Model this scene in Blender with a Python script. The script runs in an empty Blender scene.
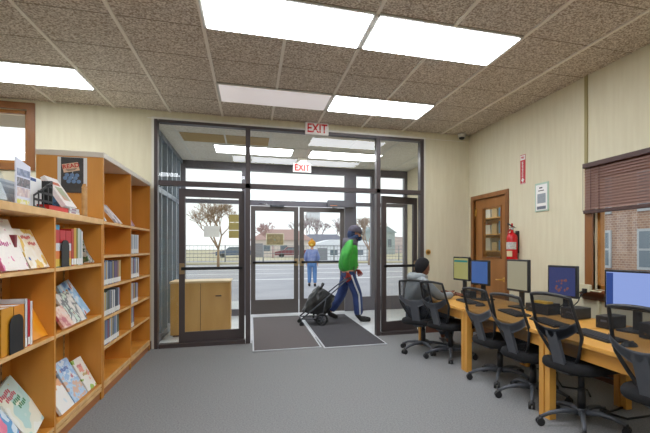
import bpy, bmesh, math, random
from mathutils import Vector, Matrix, Euler
random.seed(7)
S = bpy.context.scene
COL = S.collection
PI = math.pi
def R(a): return math.radians(a)

# ------------------------------------------------------------ camera, sky, exposure
cam = bpy.data.objects.new('camera', bpy.data.cameras.new('camera'))
COL.objects.link(cam); S.camera = cam
cam.data.sensor_width = 36; cam.data.lens = 457 / 650 * 36
cam.data.shift_x = (325 - 394.6) / 650; cam.data.shift_y = (247.7 - 216.5) / 650
cam.data.clip_start = 0.05; cam.data.clip_end = 600
cam.location = (0, 0, 1.27); cam.rotation_euler = (PI / 2, 0, -0.305)
W = bpy.data.worlds.new('overcast_sky'); S.world = W; W.use_nodes = True
_n = W.node_tree.nodes; _n['Background'].inputs[0].default_value = (0.93, 0.96, 1.0, 1); _n['Background'].inputs[1].default_value = 1.25
S.view_settings.view_transform = 'Standard'; S.view_settings.look = 'None'; S.view_settings.gamma = 1
S.view_settings.use_curve_mapping = False
S.view_settings.exposure = 0.25
LAMP = 11.0
S.cycles.max_bounces = 10; S.cycles.transparent_max_bounces = 24; S.cycles.sample_clamp_indirect = 6

# ------------------------------------------------------------ materials
def srgb(h):
    if isinstance(h, str):
        c = [int(h[i:i+2], 16) / 255 for i in (0, 2, 4)]
    else: c = h
    return tuple(((x / 12.92) if x <= .04045 else ((x + .055) / 1.055) ** 2.4) for x in c) + (1,)
MC = {}
def mat(name, col, rough=.5, metal=0, noise=None, bump=0, emit=None, alpha=None, spec=.5, stretch=(1, 1, 1), scale=8, detail=4, ramp=(.35, .65)):
    """principled material; noise = second colour mixed by object-space noise"""
    if name in MC: return MC[name]
    m = bpy.data.materials.new(name); m.use_nodes = True; nt = m.node_tree; b = nt.nodes['Principled BSDF']
    b.inputs['Base Color'].default_value = srgb(col); b.inputs['Roughness'].default_value = rough
    b.inputs['Metallic'].default_value = metal; b.inputs['Specular IOR Level'].default_value = spec
    if noise or bump:
        tc = nt.nodes.new('ShaderNodeTexCoord'); mp = nt.nodes.new('ShaderNodeMapping'); mp.inputs['Scale'].default_value = stretch
        nz = nt.nodes.new('ShaderNodeTexNoise'); nz.inputs['Scale'].default_value = scale; nz.inputs['Detail'].default_value = detail
        nt.links.new(tc.outputs['Object'], mp.inputs[0]); nt.links.new(mp.outputs[0], nz.inputs['Vector'])
        if noise:
            cr = nt.nodes.new('ShaderNodeValToRGB'); cr.color_ramp.elements[0].position = ramp[0]; cr.color_ramp.elements[1].position = ramp[1]
            cr.color_ramp.elements[0].color = srgb(noise); cr.color_ramp.elements[1].color = srgb(col)
            nt.links.new(nz.outputs[0], cr.inputs[0]); nt.links.new(cr.outputs[0], b.inputs['Base Color'])
        if bump:
            bp = nt.nodes.new('ShaderNodeBump'); bp.inputs['Strength'].default_value = bump; bp.inputs['Distance'].default_value = .005
            nt.links.new(nz.outputs[0], bp.inputs['Height']); nt.links.new(bp.outputs[0], b.inputs['Normal'])
    if emit:
        b.inputs['Emission Color'].default_value = srgb(emit[0]); b.inputs['Emission Strength'].default_value = emit[1]
    if alpha is not None:
        b.inputs['Alpha'].default_value = alpha
    MC[name] = m; return m

def glass(name, tint=(.97, .99, .98), ior=1.45, gain=1.0):
    if name in MC: return MC[name]
    m = bpy.data.materials.new(name); m.use_nodes = True; nt = m.node_tree
    for n in list(nt.nodes):
        if n.type != 'OUTPUT_MATERIAL': nt.nodes.remove(n)
    out = [n for n in nt.nodes if n.type == 'OUTPUT_MATERIAL'][0]
    t = nt.nodes.new('ShaderNodeBsdfTransparent'); t.inputs[0].default_value = (*tint, 1)
    g = nt.nodes.new('ShaderNodeBsdfGlossy'); g.inputs['Roughness'].default_value = 0.01; g.inputs[0].default_value = (gain, gain, gain, 1)
    f = nt.nodes.new('ShaderNodeFresnel'); f.inputs[0].default_value = ior
    mx = nt.nodes.new('ShaderNodeMixShader')
    ge = nt.nodes.new('ShaderNodeNewGeometry'); iv = nt.nodes.new('ShaderNodeMath'); iv.operation = 'SUBTRACT'; iv.inputs[0].default_value = 1
    mu = nt.nodes.new('ShaderNodeMath'); mu.operation = 'MULTIPLY'; nt.links.new(ge.outputs['Backfacing'], iv.inputs[1]); nt.links.new(iv.outputs[0], mu.inputs[0]); nt.links.new(f.outputs[0], mu.inputs[1])
    nt.links.new(mu.outputs[0], mx.inputs[0]); nt.links.new(t.outputs[0], mx.inputs[1]); nt.links.new(g.outputs[0], mx.inputs[2]); nt.links.new(mx.outputs[0], out.inputs[0])
    MC[name] = m; return m

def cover(name, cols, scale=14, kind='noise', stretch=(1, 1, 1)):
    """printed cover: a stepped ramp of colours over a procedural pattern"""
    if name in MC: return MC[name]
    m = bpy.data.materials.new(name); m.use_nodes = True; nt = m.node_tree; b = nt.nodes['Principled BSDF']; b.inputs['Roughness'].default_value = .3
    tc = nt.nodes.new('ShaderNodeTexCoord'); mp = nt.nodes.new('ShaderNodeMapping'); mp.inputs['Scale'].default_value = stretch
    mp.inputs['Location'].default_value = (random.random() * 5, random.random() * 5, random.random() * 5)
    if kind == 'bands':
        tx = nt.nodes.new('ShaderNodeTexWave'); tx.wave_type = 'BANDS'; tx.bands_direction = 'Z'; tx.wave_profile = 'SAW'; tx.inputs['Scale'].default_value = scale; tx.inputs['Distortion'].default_value = 0
    elif kind == 'cells':
        tx = nt.nodes.new('ShaderNodeTexVoronoi'); tx.inputs['Scale'].default_value = scale
    else:
        tx = nt.nodes.new('ShaderNodeTexNoise'); tx.inputs['Scale'].default_value = scale; tx.inputs['Detail'].default_value = 2
    cr = nt.nodes.new('ShaderNodeValToRGB'); cr.color_ramp.interpolation = 'CONSTANT'
    if kind == 'noise':   # commonest colour in the middle of the noise range
        o_ = []
        for i_, c_ in enumerate(cols): o_ = o_ + [c_] if i_ % 2 == 0 else [c_] + o_
        cols = o_
    n = len(cols); lo, hi = (.0, 1.) if kind == 'bands' else ((.0, .8) if kind == 'cells' else (.3, .72))
    e = cr.color_ramp.elements; e[0].position = 0; e[0].color = srgb(cols[0]); e[1].position = lo + (hi - lo) * 1 / n; e[1].color = srgb(cols[1])
    for i in range(2, n):
        q = e.new(lo + (hi - lo) * i / n); q.color = srgb(cols[i])
    nt.links.new(tc.outputs['Object'], mp.inputs[0]); nt.links.new(mp.outputs[0], tx.inputs['Vector'])
    nt.links.new(tx.outputs[0] if kind != 'noise' else tx.outputs[0], cr.inputs[0]); nt.links.new(cr.outputs[0], b.inputs['Base Color'])
    MC[name] = m; return m

M_carpet = mat('grey_carpet', '8d8d8c', .95, noise='7a7b7c', bump=.5, scale=85, detail=8, ramp=(.36, .64), spec=.1)
M_wall = mat('cream_wallpaper', 'ddd7bc', .8, noise='d8d1b5', bump=.06, scale=22, stretch=(1, 1, .12), spec=.2)
M_whitetrim = mat('white_trim', 'dddbd0', .5)
M_dark = mat('bronze_anodised', '4f4747', .4, metal=.2)
M_darkblue = mat('blue_grey_anodised', '7b8796', .35, metal=.3)
M_shelf = mat('orange_maple', 'dc9a42', .4, noise='c6832f', scale=3, stretch=(1, 1, .18), detail=7, bump=.03)
M_shelfedge = mat('pale_maple_edging', 'eabf85', .4, noise='dbad6e', scale=9)
M_table = mat('honey_oak', 'e3ac57', .35, noise='d3973f', scale=5, stretch=(1, .2, 1), detail=6)
M_tleg = mat('honey_oak_leg', 'e0a850', .4, noise='d19640', scale=5, stretch=(1, 1, .15), detail=6)
M_door = mat('brown_birch', 'a8713d', .4, noise='976330', scale=5, stretch=(1, 1, .15), detail=6)
M_trimwood = mat('redbrown_trim', '94602f', .4, noise='7d4d22', scale=7, stretch=(1, 1, .2))
M_brass = mat('brass', 'd9ab55', .3, metal=.35)
M_black = mat('black_plastic', '242527', .45, noise='1e1f21', scale=20)
M_grey = mat('charcoal_plastic', '53575e', .45, noise='4b4f56', scale=10)
M_seat = mat('black_fabric', '17181b', .9, noise='101114', scale=60)
M_chrome = mat('steel', 'b8babd', .2, metal=1)
M_tbar = mat('ceiling_tbar', 'efe9dd', .5)
M_lightframe = mat('lamp_rim', 'c9c7bf', .4)
M_lamp = mat('lamp_lens', 'f4f7fa', .4, emit=('f4f8ff', LAMP))
M_lampdim = mat('lamp_lens_unlit_glow', 'f5f2f2', .25, emit=('fff4f4', .28))  # unlit lens; faint emission stands for the light it reflects
M_glass = glass('clear_glass')
M_glassv = glass('reflective_glass', (.95, .95, .93), 1.55)
M_tile = mat('pale_floor_tile', 'd8dadc', .3, noise='cdd0d2', scale=3)
M_mat = mat('dark_ribbed_mat', '77706e', .95, noise='524e4f', bump=.6, scale=120, ramp=(.3, .7), spec=.1)
M_red = mat('extinguisher_red', 'c1121c', .25)
M_paper = mat('white_paper', 'f1f1ee', .6)
M_base = mat('dark_baseboard', '5d3a2c', .5)
M_beige = mat('beige_plastic', 'd6cfae', .45)
M_screenoff = mat('screen_dark', '2a3150', .15)

def acoustic():
    m = bpy.data.materials.new('fissured_ceiling_tile'); m.use_nodes = True; nt = m.node_tree; b = nt.nodes['Principled BSDF']; b.inputs['Roughness'].default_value = .95; b.inputs['Specular IOR Level'].default_value = .1
    tc = nt.nodes.new('ShaderNodeTexCoord')
    nz = nt.nodes.new('ShaderNodeTexNoise'); nz.inputs['Scale'].default_value = 75; nz.inputs['Detail'].default_value = 5
    cr = nt.nodes.new('ShaderNodeValToRGB'); e = cr.color_ramp.elements
    e[0].position = .40; e[0].color = srgb('a69887'); e[1].position = .60; e[1].color = srgb('e8e0d4')
    nt.links.new(tc.outputs['Object'], nz.inputs['Vector']); nt.links.new(nz.outputs[0], cr.inputs[0]); nt.links.new(cr.outputs[0], b.inputs['Base Color'])
    bp = nt.nodes.new('ShaderNodeBump'); bp.inputs['Strength'].default_value = .6; bp.inputs['Distance'].default_value = .01
    nt.links.new(nz.outputs[0], bp.inputs['Height']); nt.links.new(bp.outputs[0], b.inputs['Normal'])
    return m
M_ceil = acoustic()

def meshmat():
    m = bpy.data.materials.new('black_mesh_fabric'); m.use_nodes = True; nt = m.node_tree; b = nt.nodes['Principled BSDF']
    b.inputs['Base Color'].default_value = srgb('26282c'); b.inputs['Roughness'].default_value = .7; b.inputs['Alpha'].default_value = .6
    return m
M_mesh = meshmat()

# ------------------------------------------------------------ mesh helpers
class MB:
    """collects shapes into one mesh"""
    def __init__(s): s.bm = bmesh.new(); s.mats = []
    def mi(s, m):
        if m not in s.mats: s.mats.append(m)
        return s.mats.index(m)
    def box(s, x0, x1, y0, y1, z0, z1, m=None, bev=0, M=None):
        r = bmesh.ops.create_cube(s.bm, size=1); v = r['verts']
        T = Matrix.Translation(((x0+x1)/2, (y0+y1)/2, (z0+z1)/2)) @ Matrix.Diagonal((abs(x1-x0), abs(y1-y0), abs(z1-z0), 1))
        bmesh.ops.transform(s.bm, matrix=T, verts=v)
        fs = set(f for a in v for f in a.link_faces)
        if bev:
            es = list(set(e for f in fs for e in f.edges))
            rr = bmesh.ops.bevel(s.bm, geom=es, offset=bev, segments=2, affect='EDGES', profile=.5)
            fs = set(rr['faces']) | set(f for f in fs if f.is_valid)
            v = list(set(a for f in fs for a in f.verts))
        if M is not None: bmesh.ops.transform(s.bm, matrix=M, verts=v)
        if m is not None:
            k = s.mi(m)
            for f in fs:
                if f.is_valid: f.material_index = k
        return s
    def tube(s, p0, p1, r0, r1=None, m=None, seg=12, smooth=True):
        p0 = Vector(p0); p1 = Vector(p1); d = p1 - p0; r1 = r0 if r1 is None else r1
        q = d.to_track_quat('Z', 'Y').to_matrix().to_4x4()
        r = bmesh.ops.create_cone(s.bm, cap_ends=True, segments=seg, radius1=r0, radius2=r1, depth=d.length)
        bmesh.ops.transform(s.bm, matrix=Matrix.Translation((p0+p1)/2) @ q, verts=r['verts'])
        k = s.mi(m) if m is not None else 0
        for f in set(f for a in r['verts'] for f in a.link_faces):
            f.material_index = k; f.smooth = smooth and len(f.verts) == 4
        return s
    def path(s, pts, r, m=None, seg=8):
        """swept tube along points, r a number or list"""
        pts = [Vector(p) for p in pts]; n = len(pts); rs = r if isinstance(r, (list, tuple)) else [r] * n
        rings = []; up = Vector((0, 0, 1)); k = s.mi(m) if m is not None else 0
        for i, p in enumerate(pts):
            t = (pts[min(i+1, n-1)] - pts[max(i-1, 0)]).normalized()
            a = t.cross(up)
            if a.length < .05: a = t.cross(Vector((1, 0, 0)))
            a.normalize(); b = t.cross(a).normalized()
            rings.append([s.bm.verts.new(p + (a * math.cos(j*2*PI/seg) + b * math.sin(j*2*PI/seg)) * rs[i]) for j in range(seg)])
        for i in range(n-1):
            for j in range(seg):
                f = s.bm.faces.new((rings[i][j], rings[i][(j+1) % seg], rings[i+1][(j+1) % seg], rings[i+1][j])); f.smooth = True; f.material_index = k
        for rg in (rings[0][::-1], rings[-1]):
            f = s.bm.faces.new(rg); f.material_index = k
        return s
    def sphere(s, c, r, m=None, u=16, v=10, sc=(1, 1, 1)):
        rr = bmesh.ops.create_uvsphere(s.bm, u_segments=u, v_segments=v, radius=r)
        bmesh.ops.transform(s.bm, matrix=Matrix.Translation(c) @ Matrix.Diagonal((*sc, 1)), verts=rr['verts'])
        k = s.mi(m) if m is not None else 0
        for f in set(f for a in rr['verts'] for f in a.link_faces): f.material_index = k; f.smooth = True
        return s
    def prism(s, poly, axis, a0, a1, m=None):
        """2D outline extruded along axis 'x','y' or 'z'"""
        def P(u, v, a): return {'x': (a, u, v), 'y': (u, a, v), 'z': (u, v, a)}[axis]
        A = [s.bm.verts.new(P(u, v, a0)) for u, v in poly]; B = [s.bm.verts.new(P(u, v, a1)) for u, v in poly]
        k = s.mi(m) if m is not None else 0; n = len(poly); F = [s.bm.faces.new(A), s.bm.faces.new(B[::-1])]
        for i in range(n): F.append(s.bm.faces.new((A[i], A[(i+1) % n], B[(i+1) % n], B[i])))
        for f in F: f.material_index = k
        return s
    def grid(s, fn, nu, nv, m=None, thick=None):
        """surface fn(u,v) 0..1, optional thickness along normal"""
        k = s.mi(m) if m is not None else 0
        V = [[s.bm.verts.new(fn(i/nu, j/nv)) for j in range(nv+1)] for i in range(nu+1)]; F = []
        for i in range(nu):
            for j in range(nv):
                f = s.bm.faces.new((V[i][j], V[i+1][j], V[i+1][j+1], V[i][j+1])); f.material_index = k; f.smooth = True; F.append(f)
        if thick: bmesh.ops.solidify(s.bm, geom=F, thickness=thick)
        return s
    def build(s, name, m=None, parent=None, loc=None, rot=None):
        bmesh.ops.recalc_face_normals(s.bm, faces=s.bm.faces)
        me = bpy.data.meshes.new(name); s.bm.to_mesh(me); s.bm.free()
        ms = s.mats if s.mats else [m]
        for q in ms: me.materials.append(q if q is not None else m)
        o = bpy.data.objects.new(name, me); COL.objects.link(o)
        if parent: o.parent = parent
        if loc: o.location = loc
        if rot: o.rotation_euler = rot
        return o

def thing(name, label, cat, loc=(0, 0, 0), rz=0, group=None, rot=None):
    o = bpy.data.objects.new(name, None); COL.objects.link(o); o.empty_display_size = .1
    o.location = loc; o.rotation_euler = rot if rot else (0, 0, rz); return tag(o, label, cat, group)
def tag(o, label, cat, group=None):
    o['label'] = label; o['category'] = cat
    if group: o['group'] = group
    return o
def struct(o, label=None):
    o['kind'] = 'structure'
    if label: o['label'] = label
    return o
def dup(root, loc, rot=None, label=None, group=None, keep=lambda c: True):
    r = root.copy(); COL.objects.link(r); r.location = loc
    if rot is not None: r.rotation_euler = rot
    if label: r['label'] = label
    if group: r['group'] = group
    def rec(src, dst):
        for ch in list(src.children):
            if not keep(ch): continue
            c = ch.copy(); COL.objects.link(c); c.parent = dst; rec(ch, c)
    rec(root, r)
    return r
def text(txt, size, name, m, parent, loc, rot, ext=.001, sx=1, align='CENTER', bold=0):
    cu = bpy.data.curves.new(name, 'FONT'); cu.body = txt; cu.size = size; cu.extrude = ext; cu.align_x = align; cu.align_y = 'CENTER'; cu.offset = bold
    t = bpy.data.objects.new(name + '_tmp', cu); COL.objects.link(t); dg = bpy.context.evaluated_depsgraph_get()
    me = bpy.data.meshes.new_from_object(t.evaluated_get(dg)); bpy.data.objects.remove(t); me.name = name
    me.materials.clear(); me.materials.append(m)
    o = bpy.data.objects.new(name, me); COL.objects.link(o); o.parent = parent; o.location = loc; o.rotation_euler = rot; o.scale = (sx, 1, 1)
    return o
def skin(name, verts, edges, radii, m, parent=None, sub=2, flat=None):
    me = bpy.data.meshes.new(name); me.from_pydata([Vector(v) for v in verts], edges, [])
    o = bpy.data.objects.new(name, me); COL.objects.link(o)
    md = o.modifiers.new('s', 'SKIN'); md.use_smooth_shade = True
    for i, sv in enumerate(me.skin_vertices[0].data):
        r = radii[i]; sv.radius = (r, r) if not isinstance(r, tuple) else r; sv.use_root = (i == 0)
    if sub: 
        ms = o.modifiers.new('u', 'SUBSURF'); ms.levels = sub; ms.render_levels = sub
    dg = bpy.context.evaluated_depsgraph_get(); nm = bpy.data.meshes.new_from_object(o.evaluated_get(dg))
    o.modifiers.clear(); o.data = nm; nm.materials.clear(); nm.materials.append(m)
    for p in nm.polygons: p.use_smooth = True
    if parent: o.parent = parent
    return o

# ============================================================ THE ROOM SHELL
CZ = 2.994; WY = 6.38; XR = 3.215; XL = -5.0; YB = -3.0
T = .62; X0 = -2.567 * T; Y0 = 6.206 * T      # ceiling grid origin
def TX(i): return X0 + i * T
def TY(j): return Y0 + j * T
def wall(name, axis, a0, a1, u0, u1, z0, z1, holes, m):
    """wall slab; axis 'y' = slab in X direction with thickness a0..a1 in Y"""
    us = sorted({u0, u1, *[h[0] for h in holes], *[h[1] for h in holes]}); zs = sorted({z0, z1, *[h[2] for h in holes], *[h[3] for h in holes]})
    b = MB()
    for i in range(len(us)-1):
        for j in range(len(zs)-1):
            uc = (us[i]+us[i+1])/2; zc = (zs[j]+zs[j+1])/2
            if any(h[0] < uc < h[1] and h[2] < zc < h[3] for h in holes): continue
            if axis == 'y': b.box(us[i], us[i+1], a0, a1, zs[j], zs[j+1])
            else: b.box(a0, a1, us[i], us[i+1], zs[j], zs[j+1])
    bmesh.ops.remove_doubles(b.bm, verts=b.bm.verts, dist=1e-5)
    return struct(b.build(name, m))
struct(MB().box(XL, XR+.1, YB, WY, -.1, 0).build('floor', M_carpet), 'grey carpet floor')
struct(MB().box(XL, XR+.1, YB, WY+.1, CZ, CZ+.1).build('ceiling', M_ceil), 'fissured brown acoustic tile ceiling')
FL, FR, FT = -1.155, 2.46, 2.885
wall('wall_back', 'y', WY, WY+.14, XL, XR+.1, 0, CZ, [(FL, FR, 0, FT), (-4.2, -2.49, 2.25, 2.88)], M_wall)
wall('wall_right', 'x', XR, XR+.14, YB, WY, 0, CZ, [(5.31, 6.21, 0, 1.98), (1.5, 3.70, .86, 2.0)], M_wall)
wall('wall_left', 'x', XL-.14, XL, YB, WY, 0, CZ, [], M_wall)
wall('wall_rear', 'y', YB-.14, YB, XL, XR+.1, 0, CZ, [], M_wall)
b = MB()
for i in range(-5, 8): b.box(TX(i)-.013, TX(i)+.013, YB, WY, CZ-.012, CZ)
struct(b.build('trim_1', M_tbar), 'pale metal ceiling grid bars')
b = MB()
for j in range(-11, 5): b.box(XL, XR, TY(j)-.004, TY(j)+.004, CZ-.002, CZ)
struct(b.build('trim_2', mat('tile_joint_shadow', '8f8371', .9)), 'thin shadow lines at the cross joints between the ceiling tiles')  # brown strips stand for the shadow in the gaps between tiles
# door frame surround and panel seams
b = MB()
b.box(FL-.03, FL+.0, WY-.012, WY+.02, 0, FT+.03); b.box(FR, FR+.03, WY-.012, WY+.02, 0, FT+.03); b.box(FL, FR, WY-.012, WY+.02, FT, FT+.03)
struct(b.build('trim_3', M_whitetrim), 'cream casing around the entrance frame')
struct(MB().box(XR-.012, XR, 3.775, 3.815, 2.1, CZ).build('trim_4', mat('olive_seam', '9c8f5e', .5)), 'olive wall panel seam above the blind')
struct(MB().box(XR-.02, XR, YB, 5.22, 0, .1).box(XR-.02, XR, 6.3, WY, 0, .1).build('baseboard_right', M_base), 'dark red-brown baseboard')
struct(MB().box(XL, FL-.03, WY-.02, WY, 0, .1).box(FR+.03, XR-.02, WY-.02, WY, 0, .1).build('baseboard_back', M_base), 'dark baseboard of the entrance wall')

# ---- entrance frame of the back wall (inner storefront)
FY0, FY1 = WY-.02, WY+.09
b = MB()
b.box(-1.155, -1.115, FY0, FY1, 0, FT); b.box(2.405, 2.46, FY0, FY1, 0, FT)
b.box(-1.105, 2.405, FY0, FY1, 2.85, FT)
b.box(-.065, -.005, FY0, FY1, 0, 2.85); b.box(1.73, 1.79, FY0, FY1, 0, 2.85)
b.box(-1.105, 2.405, FY0, FY1, 2.06, 2.12)
b.box(-1.105, -.07, FY0, FY1, 0, .05); b.box(1.8, 2.405, FY0, FY1, 0, .04)
struct(b.build('door_1', M_dark), 'dark bronze storefront frame of the inner entrance')
d1 = COL.objects['door_1']
b = MB()
for x0, x1 in ((-1.105, -.07), (.01, 1.72), (1.8, 2.405)): b.box(x0, x1, WY+.03, WY+.036, 2.12, 2.83)
b.build('transom_glass', M_glassv, d1)
MB().box(-1.105, -.89, WY+.03, WY+.036, .05, 2.06).build('sidelight_glass', M_glassv, d1)

def door_leaf(name, w, h, loc, rz, barz, hinge_plate=True, mtl=M_dark, st=.07, top=.1, bot=.18, g=M_glassv, latch=1):
    """glazed aluminium leaf; local x along the leaf, origin at its foot"""
    e = bpy.data.objects.new(name, None); COL.objects.link(e); e.location = loc; e.rotation_euler = (0, 0, rz); struct(e)
    MB().box(0, st, -.022, .022, .01, h).box(w-st, w, -.022, .022, .01, h).box(st, w-st, -.022, .022, h-top, h).box(st, w-st, -.022, .022, .01, bot).build('door_frame', mtl, e)
    MB().box(st, w-st, -.003, .003, bot, h-top).build('pane', g, e)
    MB().box(st*.4, w-st*.4, -.06, -.035, barz-.02, barz+.02, bev=.006).box(st*.4, st*1.2, -.06, -.02, barz-.02, barz+.02).box(w-st*1.2, w-st*.4, -.06, -.02, barz-.02, barz+.02).build('push_bar', M_black, e)
    lx = .0 if latch == 0 else w - st
    MB().box(lx+.005, lx+st-.005, -.034, -.022, barz-.07, barz+.07, bev=.004).build('lock_plate', mat('tan_lock', 'a58e6c', .35, metal=.5), e)
    return e
door_leaf('door_2', .80, 2.03, (-.88, WY+.055, 0), R(5), 1.0, latch=0)
door_leaf('door_3', .62, 2.03, (1.83, WY+.07, 0), R(14), 1.0, latch=1)

# ---- vestibule shell
VY = 9.04; VZ = 2.86; VX0, VX1 = -1.2, 3.12
struct(MB().box(VX0-.1, VX1+.1, WY, VY+.1, -.1, -.002).build('floor_vestibule', M_tile), 'pale floor of the vestibule')
struct(MB().box(VX0-.1, VX1+.1, WY+.14, VY+.1, VZ, VZ+.1).build('ceiling_vestibule', mat('vestibule_ceiling_tile', 'f5f2ea', .9, noise='e2dccf', scale=45, ramp=(.4, .6))), 'pale tile ceiling of the vestibule')
b = MB()
for i in range(1, 8): b.box(TX(i)-.012, TX(i)+.012, WY+.14, VY, VZ-.006, VZ)
for k in range(0, 5): b.box(VX0, VX1, 6.22+k*T-.006, 6.22+k*T+.006, VZ-.004, VZ)
struct(b.build('trim_5', mat('white_tbar', 'e5e3dc', .5)), 'white ceiling grid bars in the vestibule')
b = MB().box(-.94, .27, 6.86, 7.40, VZ-.004, VZ-.001).box(.29, .60, 7.48, 8.06, VZ-.0045, VZ-.001)
struct(b.build('trim_6', mat('tan_tile', 'b79c6a', .9)), 'tan stained ceiling tiles in the vestibule')
wall('wall_vestibule_right', 'x', VX1, VX1+.1, WY+.14, VY, 0, VZ, [], mat('beige_stucco', 'e2d8ba', .85, noise='d8cdae', scale=25))
# left glazed wall of the vestibule
b = MB()
xs = VX0+.0
for y in (6.53, 6.98, 7.42, 7.86, 8.30, 8.72): b.box(xs-.05, xs+.03, y-.03, y+.03, 0, VZ)
b.box(xs-.05, xs+.03, WY+.14, VY, 2.02, 2.09); b.box(xs-.05, xs+.03, WY+.14, VY, VZ-.07, VZ); b.box(xs-.05, xs+.03, WY+.14, VY, 0, .1)
struct(b.build('window_3', M_darkblue), 'blue grey glazed side wall of the vestibule')
MB().box(xs-.012, xs-.006, WY+.14, VY, .1, VZ-.07).build('pane', M_glass, COL.objects['window_3'])
# outer storefront
b = MB(); y0, y1 = VY-.02, VY+.09
b.box(VX0-.05, -1.13, y0, y1, 0, VZ); b.box(3.05, VX1, y0, y1, 0, VZ); b.box(-1.13, 3.05, y0, y1, 2.72, VZ)
b.box(-.16, -.01, y0, y1, 0, 2.72); b.box(1.80, 2.03, y0, y1, 0, 2.72); b.box(2.34, 2.47, y0, y1, 0, 2.72)
b.box(-.01, 1.80, y0, y1, 2.075, 2.17); b.box(-1.13, -.16, y0, y1, 2.09, 2.16); b.box(2.03, 2.34, y0, y1, 2.11, 2.18); b.box(2.47, 3.05, y0, y1, 2.11, 2.18)
b.box(-1.13, -.16, y0, y1, 0, .12); b.box(2.03, 2.34, y0, y1, 0, .28); b.box(2.47, 3.05, y0, y1, 0, .28)
struct(b.build('door_4', mat('bronze_grey_outer', '6c6a72', .35, metal=.35)), 'dark storefront frame of the outer entrance')
d4 = COL.objects['door_4']
b = MB()
for x0, x1 in ((-1.13, -.16), (2.03, 2.34), (2.47, 3.05)): b.box(x0, x1, VY+.03, VY+.036, .12, 2.72)
b.box(-.01, 1.8, VY+.03, VY+.036, 2.17, 2.72)
b.build('storefront_glass', M_glass, d4)
M_out = mat('bronze_door', '5c5654', .4, metal=.2)
door_leaf('door_5', .885, 2.06, (0, VY+.01, 0), 0, .99, mtl=M_out, st=.085, top=.09, bot=.28, g=M_glass, latch=1)
door_leaf('door_6', .885, 2.06, (.905, VY+.01, 0), 0, .99, mtl=M_out, st=.085, top=.09, bot=.28, g=M_glass, latch=0)

# thresholds and mats
struct(MB().box(.01, 1.72, WY-.06, WY+.14, 0, .006).build('trim_7', mat('threshold_metal', '8e9092', .35, metal=.6)), 'metal threshold plate')
for (x0, x1, ya, yb, lab) in ((.04, .84, 5.84, 8.62, 'dark ribbed entrance mat on the left of the doorway'), (.90, 1.69, 5.77, 8.55, 'dark entrance mat on the right under the wheeled cart')):
    t = thing('entrance_mat', lab, 'mat', ((x0+x1)/2, (ya+yb)/2, .006)); hx, hy = (x1-x0)/2, (yb-ya)/2
    MB().box(-hx, hx, -hy, hy, 0, .008).build('mat_pile', M_mat if 'left' in lab else mat('darker_mat', '5f5d60', .95, noise='3c3b3e', bump=.6, scale=120, spec=.1), t)
    MB().box(-hx-.018, -hx, -hy-.018, hy, 0, .006).box(hx, hx+.018, -hy-.018, hy, 0, .006).box(-hx-.018, hx+.018, -hy-.03, -hy, 0, .006).build('mat_border', mat('pale_mat_edge', 'c9ccd0', .6), t)

# ---- right wall door with room behind
b = MB()
b.box(XR-.02, XR+.14, 6.21, 6.29, 0, 2.04); b.box(XR-.02, XR+.14, 5.24, 5.31, 0, 2.04); b.box(XR-.02, XR+.14, 5.31, 6.21, 1.98, 2.04)
o = struct(b.build('door_7', M_trimwood), 'brown wood door frame')
lf = MB().box(XR+.02, XR+.06, 5.31, 5.47, .01, 1.98).box(XR+.02, XR+.06, 5.97, 6.21, .01, 1.98).box(XR+.02, XR+.06, 5.47, 5.97, .01, 1.13).box(XR+.02, XR+.06, 5.47, 5.97, 1.84, 1.98).build('door_panel', M_door, o)
MB().box(XR+.01, XR+.02, 5.46, 5.98, 1.12, 1.14).box(XR+.01, XR+.02, 5.46, 5.98, 1.83, 1.85).box(XR+.01, XR+.02, 5.455, 5.475, 1.12, 1.85).box(XR+.01, XR+.02, 5.965, 5.985, 1.12, 1.85).build('glazing_bead', M_trimwood, lf)
MB().box(XR+.035, XR+.041, 5.47, 5.97, 1.13, 1.84).build('pane', M_glass, lf)
MB().tube((XR+.02, 5.39, .84), (XR+.01, 5.39, .84), .032, m=M_brass, seg=16).path([(XR+.012, 5.39, .84), (XR-.035, 5.39, .84), (XR-.045, 5.40, .84), (XR-.045, 5.50, .838)], [.011, .011, .01, .008], m=M_brass).build('lever_handle', M_brass, lf)
MB().box(XR+.005, XR+.018, 6.17, 6.2, 1.74, 1.84).box(XR+.005, XR+.018, 6.17, 6.2, .2, .3).build('hinge', M_brass, lf)
# back room seen through the door pane
struct(MB().box(XR+.14, 4.5, 5.2, 8.9, -.1, 0).build('floor_backroom', M_carpet))
wall('wall_backroom', 'x', 4.5, 4.6, 5.22, 8.9, 0, CZ, [], M_wall); wall('wall_backroom_far', 'y', 8.8, 8.9, XR+.14, 4.5, 0, CZ, [], M_wall)
wall('wall_backroom_near', 'y', 5.14, 5.22, XR+.14, 4.5, 0, CZ, [], M_wall)
struct(MB().box(XR+.14, 4.5, 5.2, 8.9, CZ, CZ+.1).build('ceiling_backroom', M_ceil))

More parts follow.
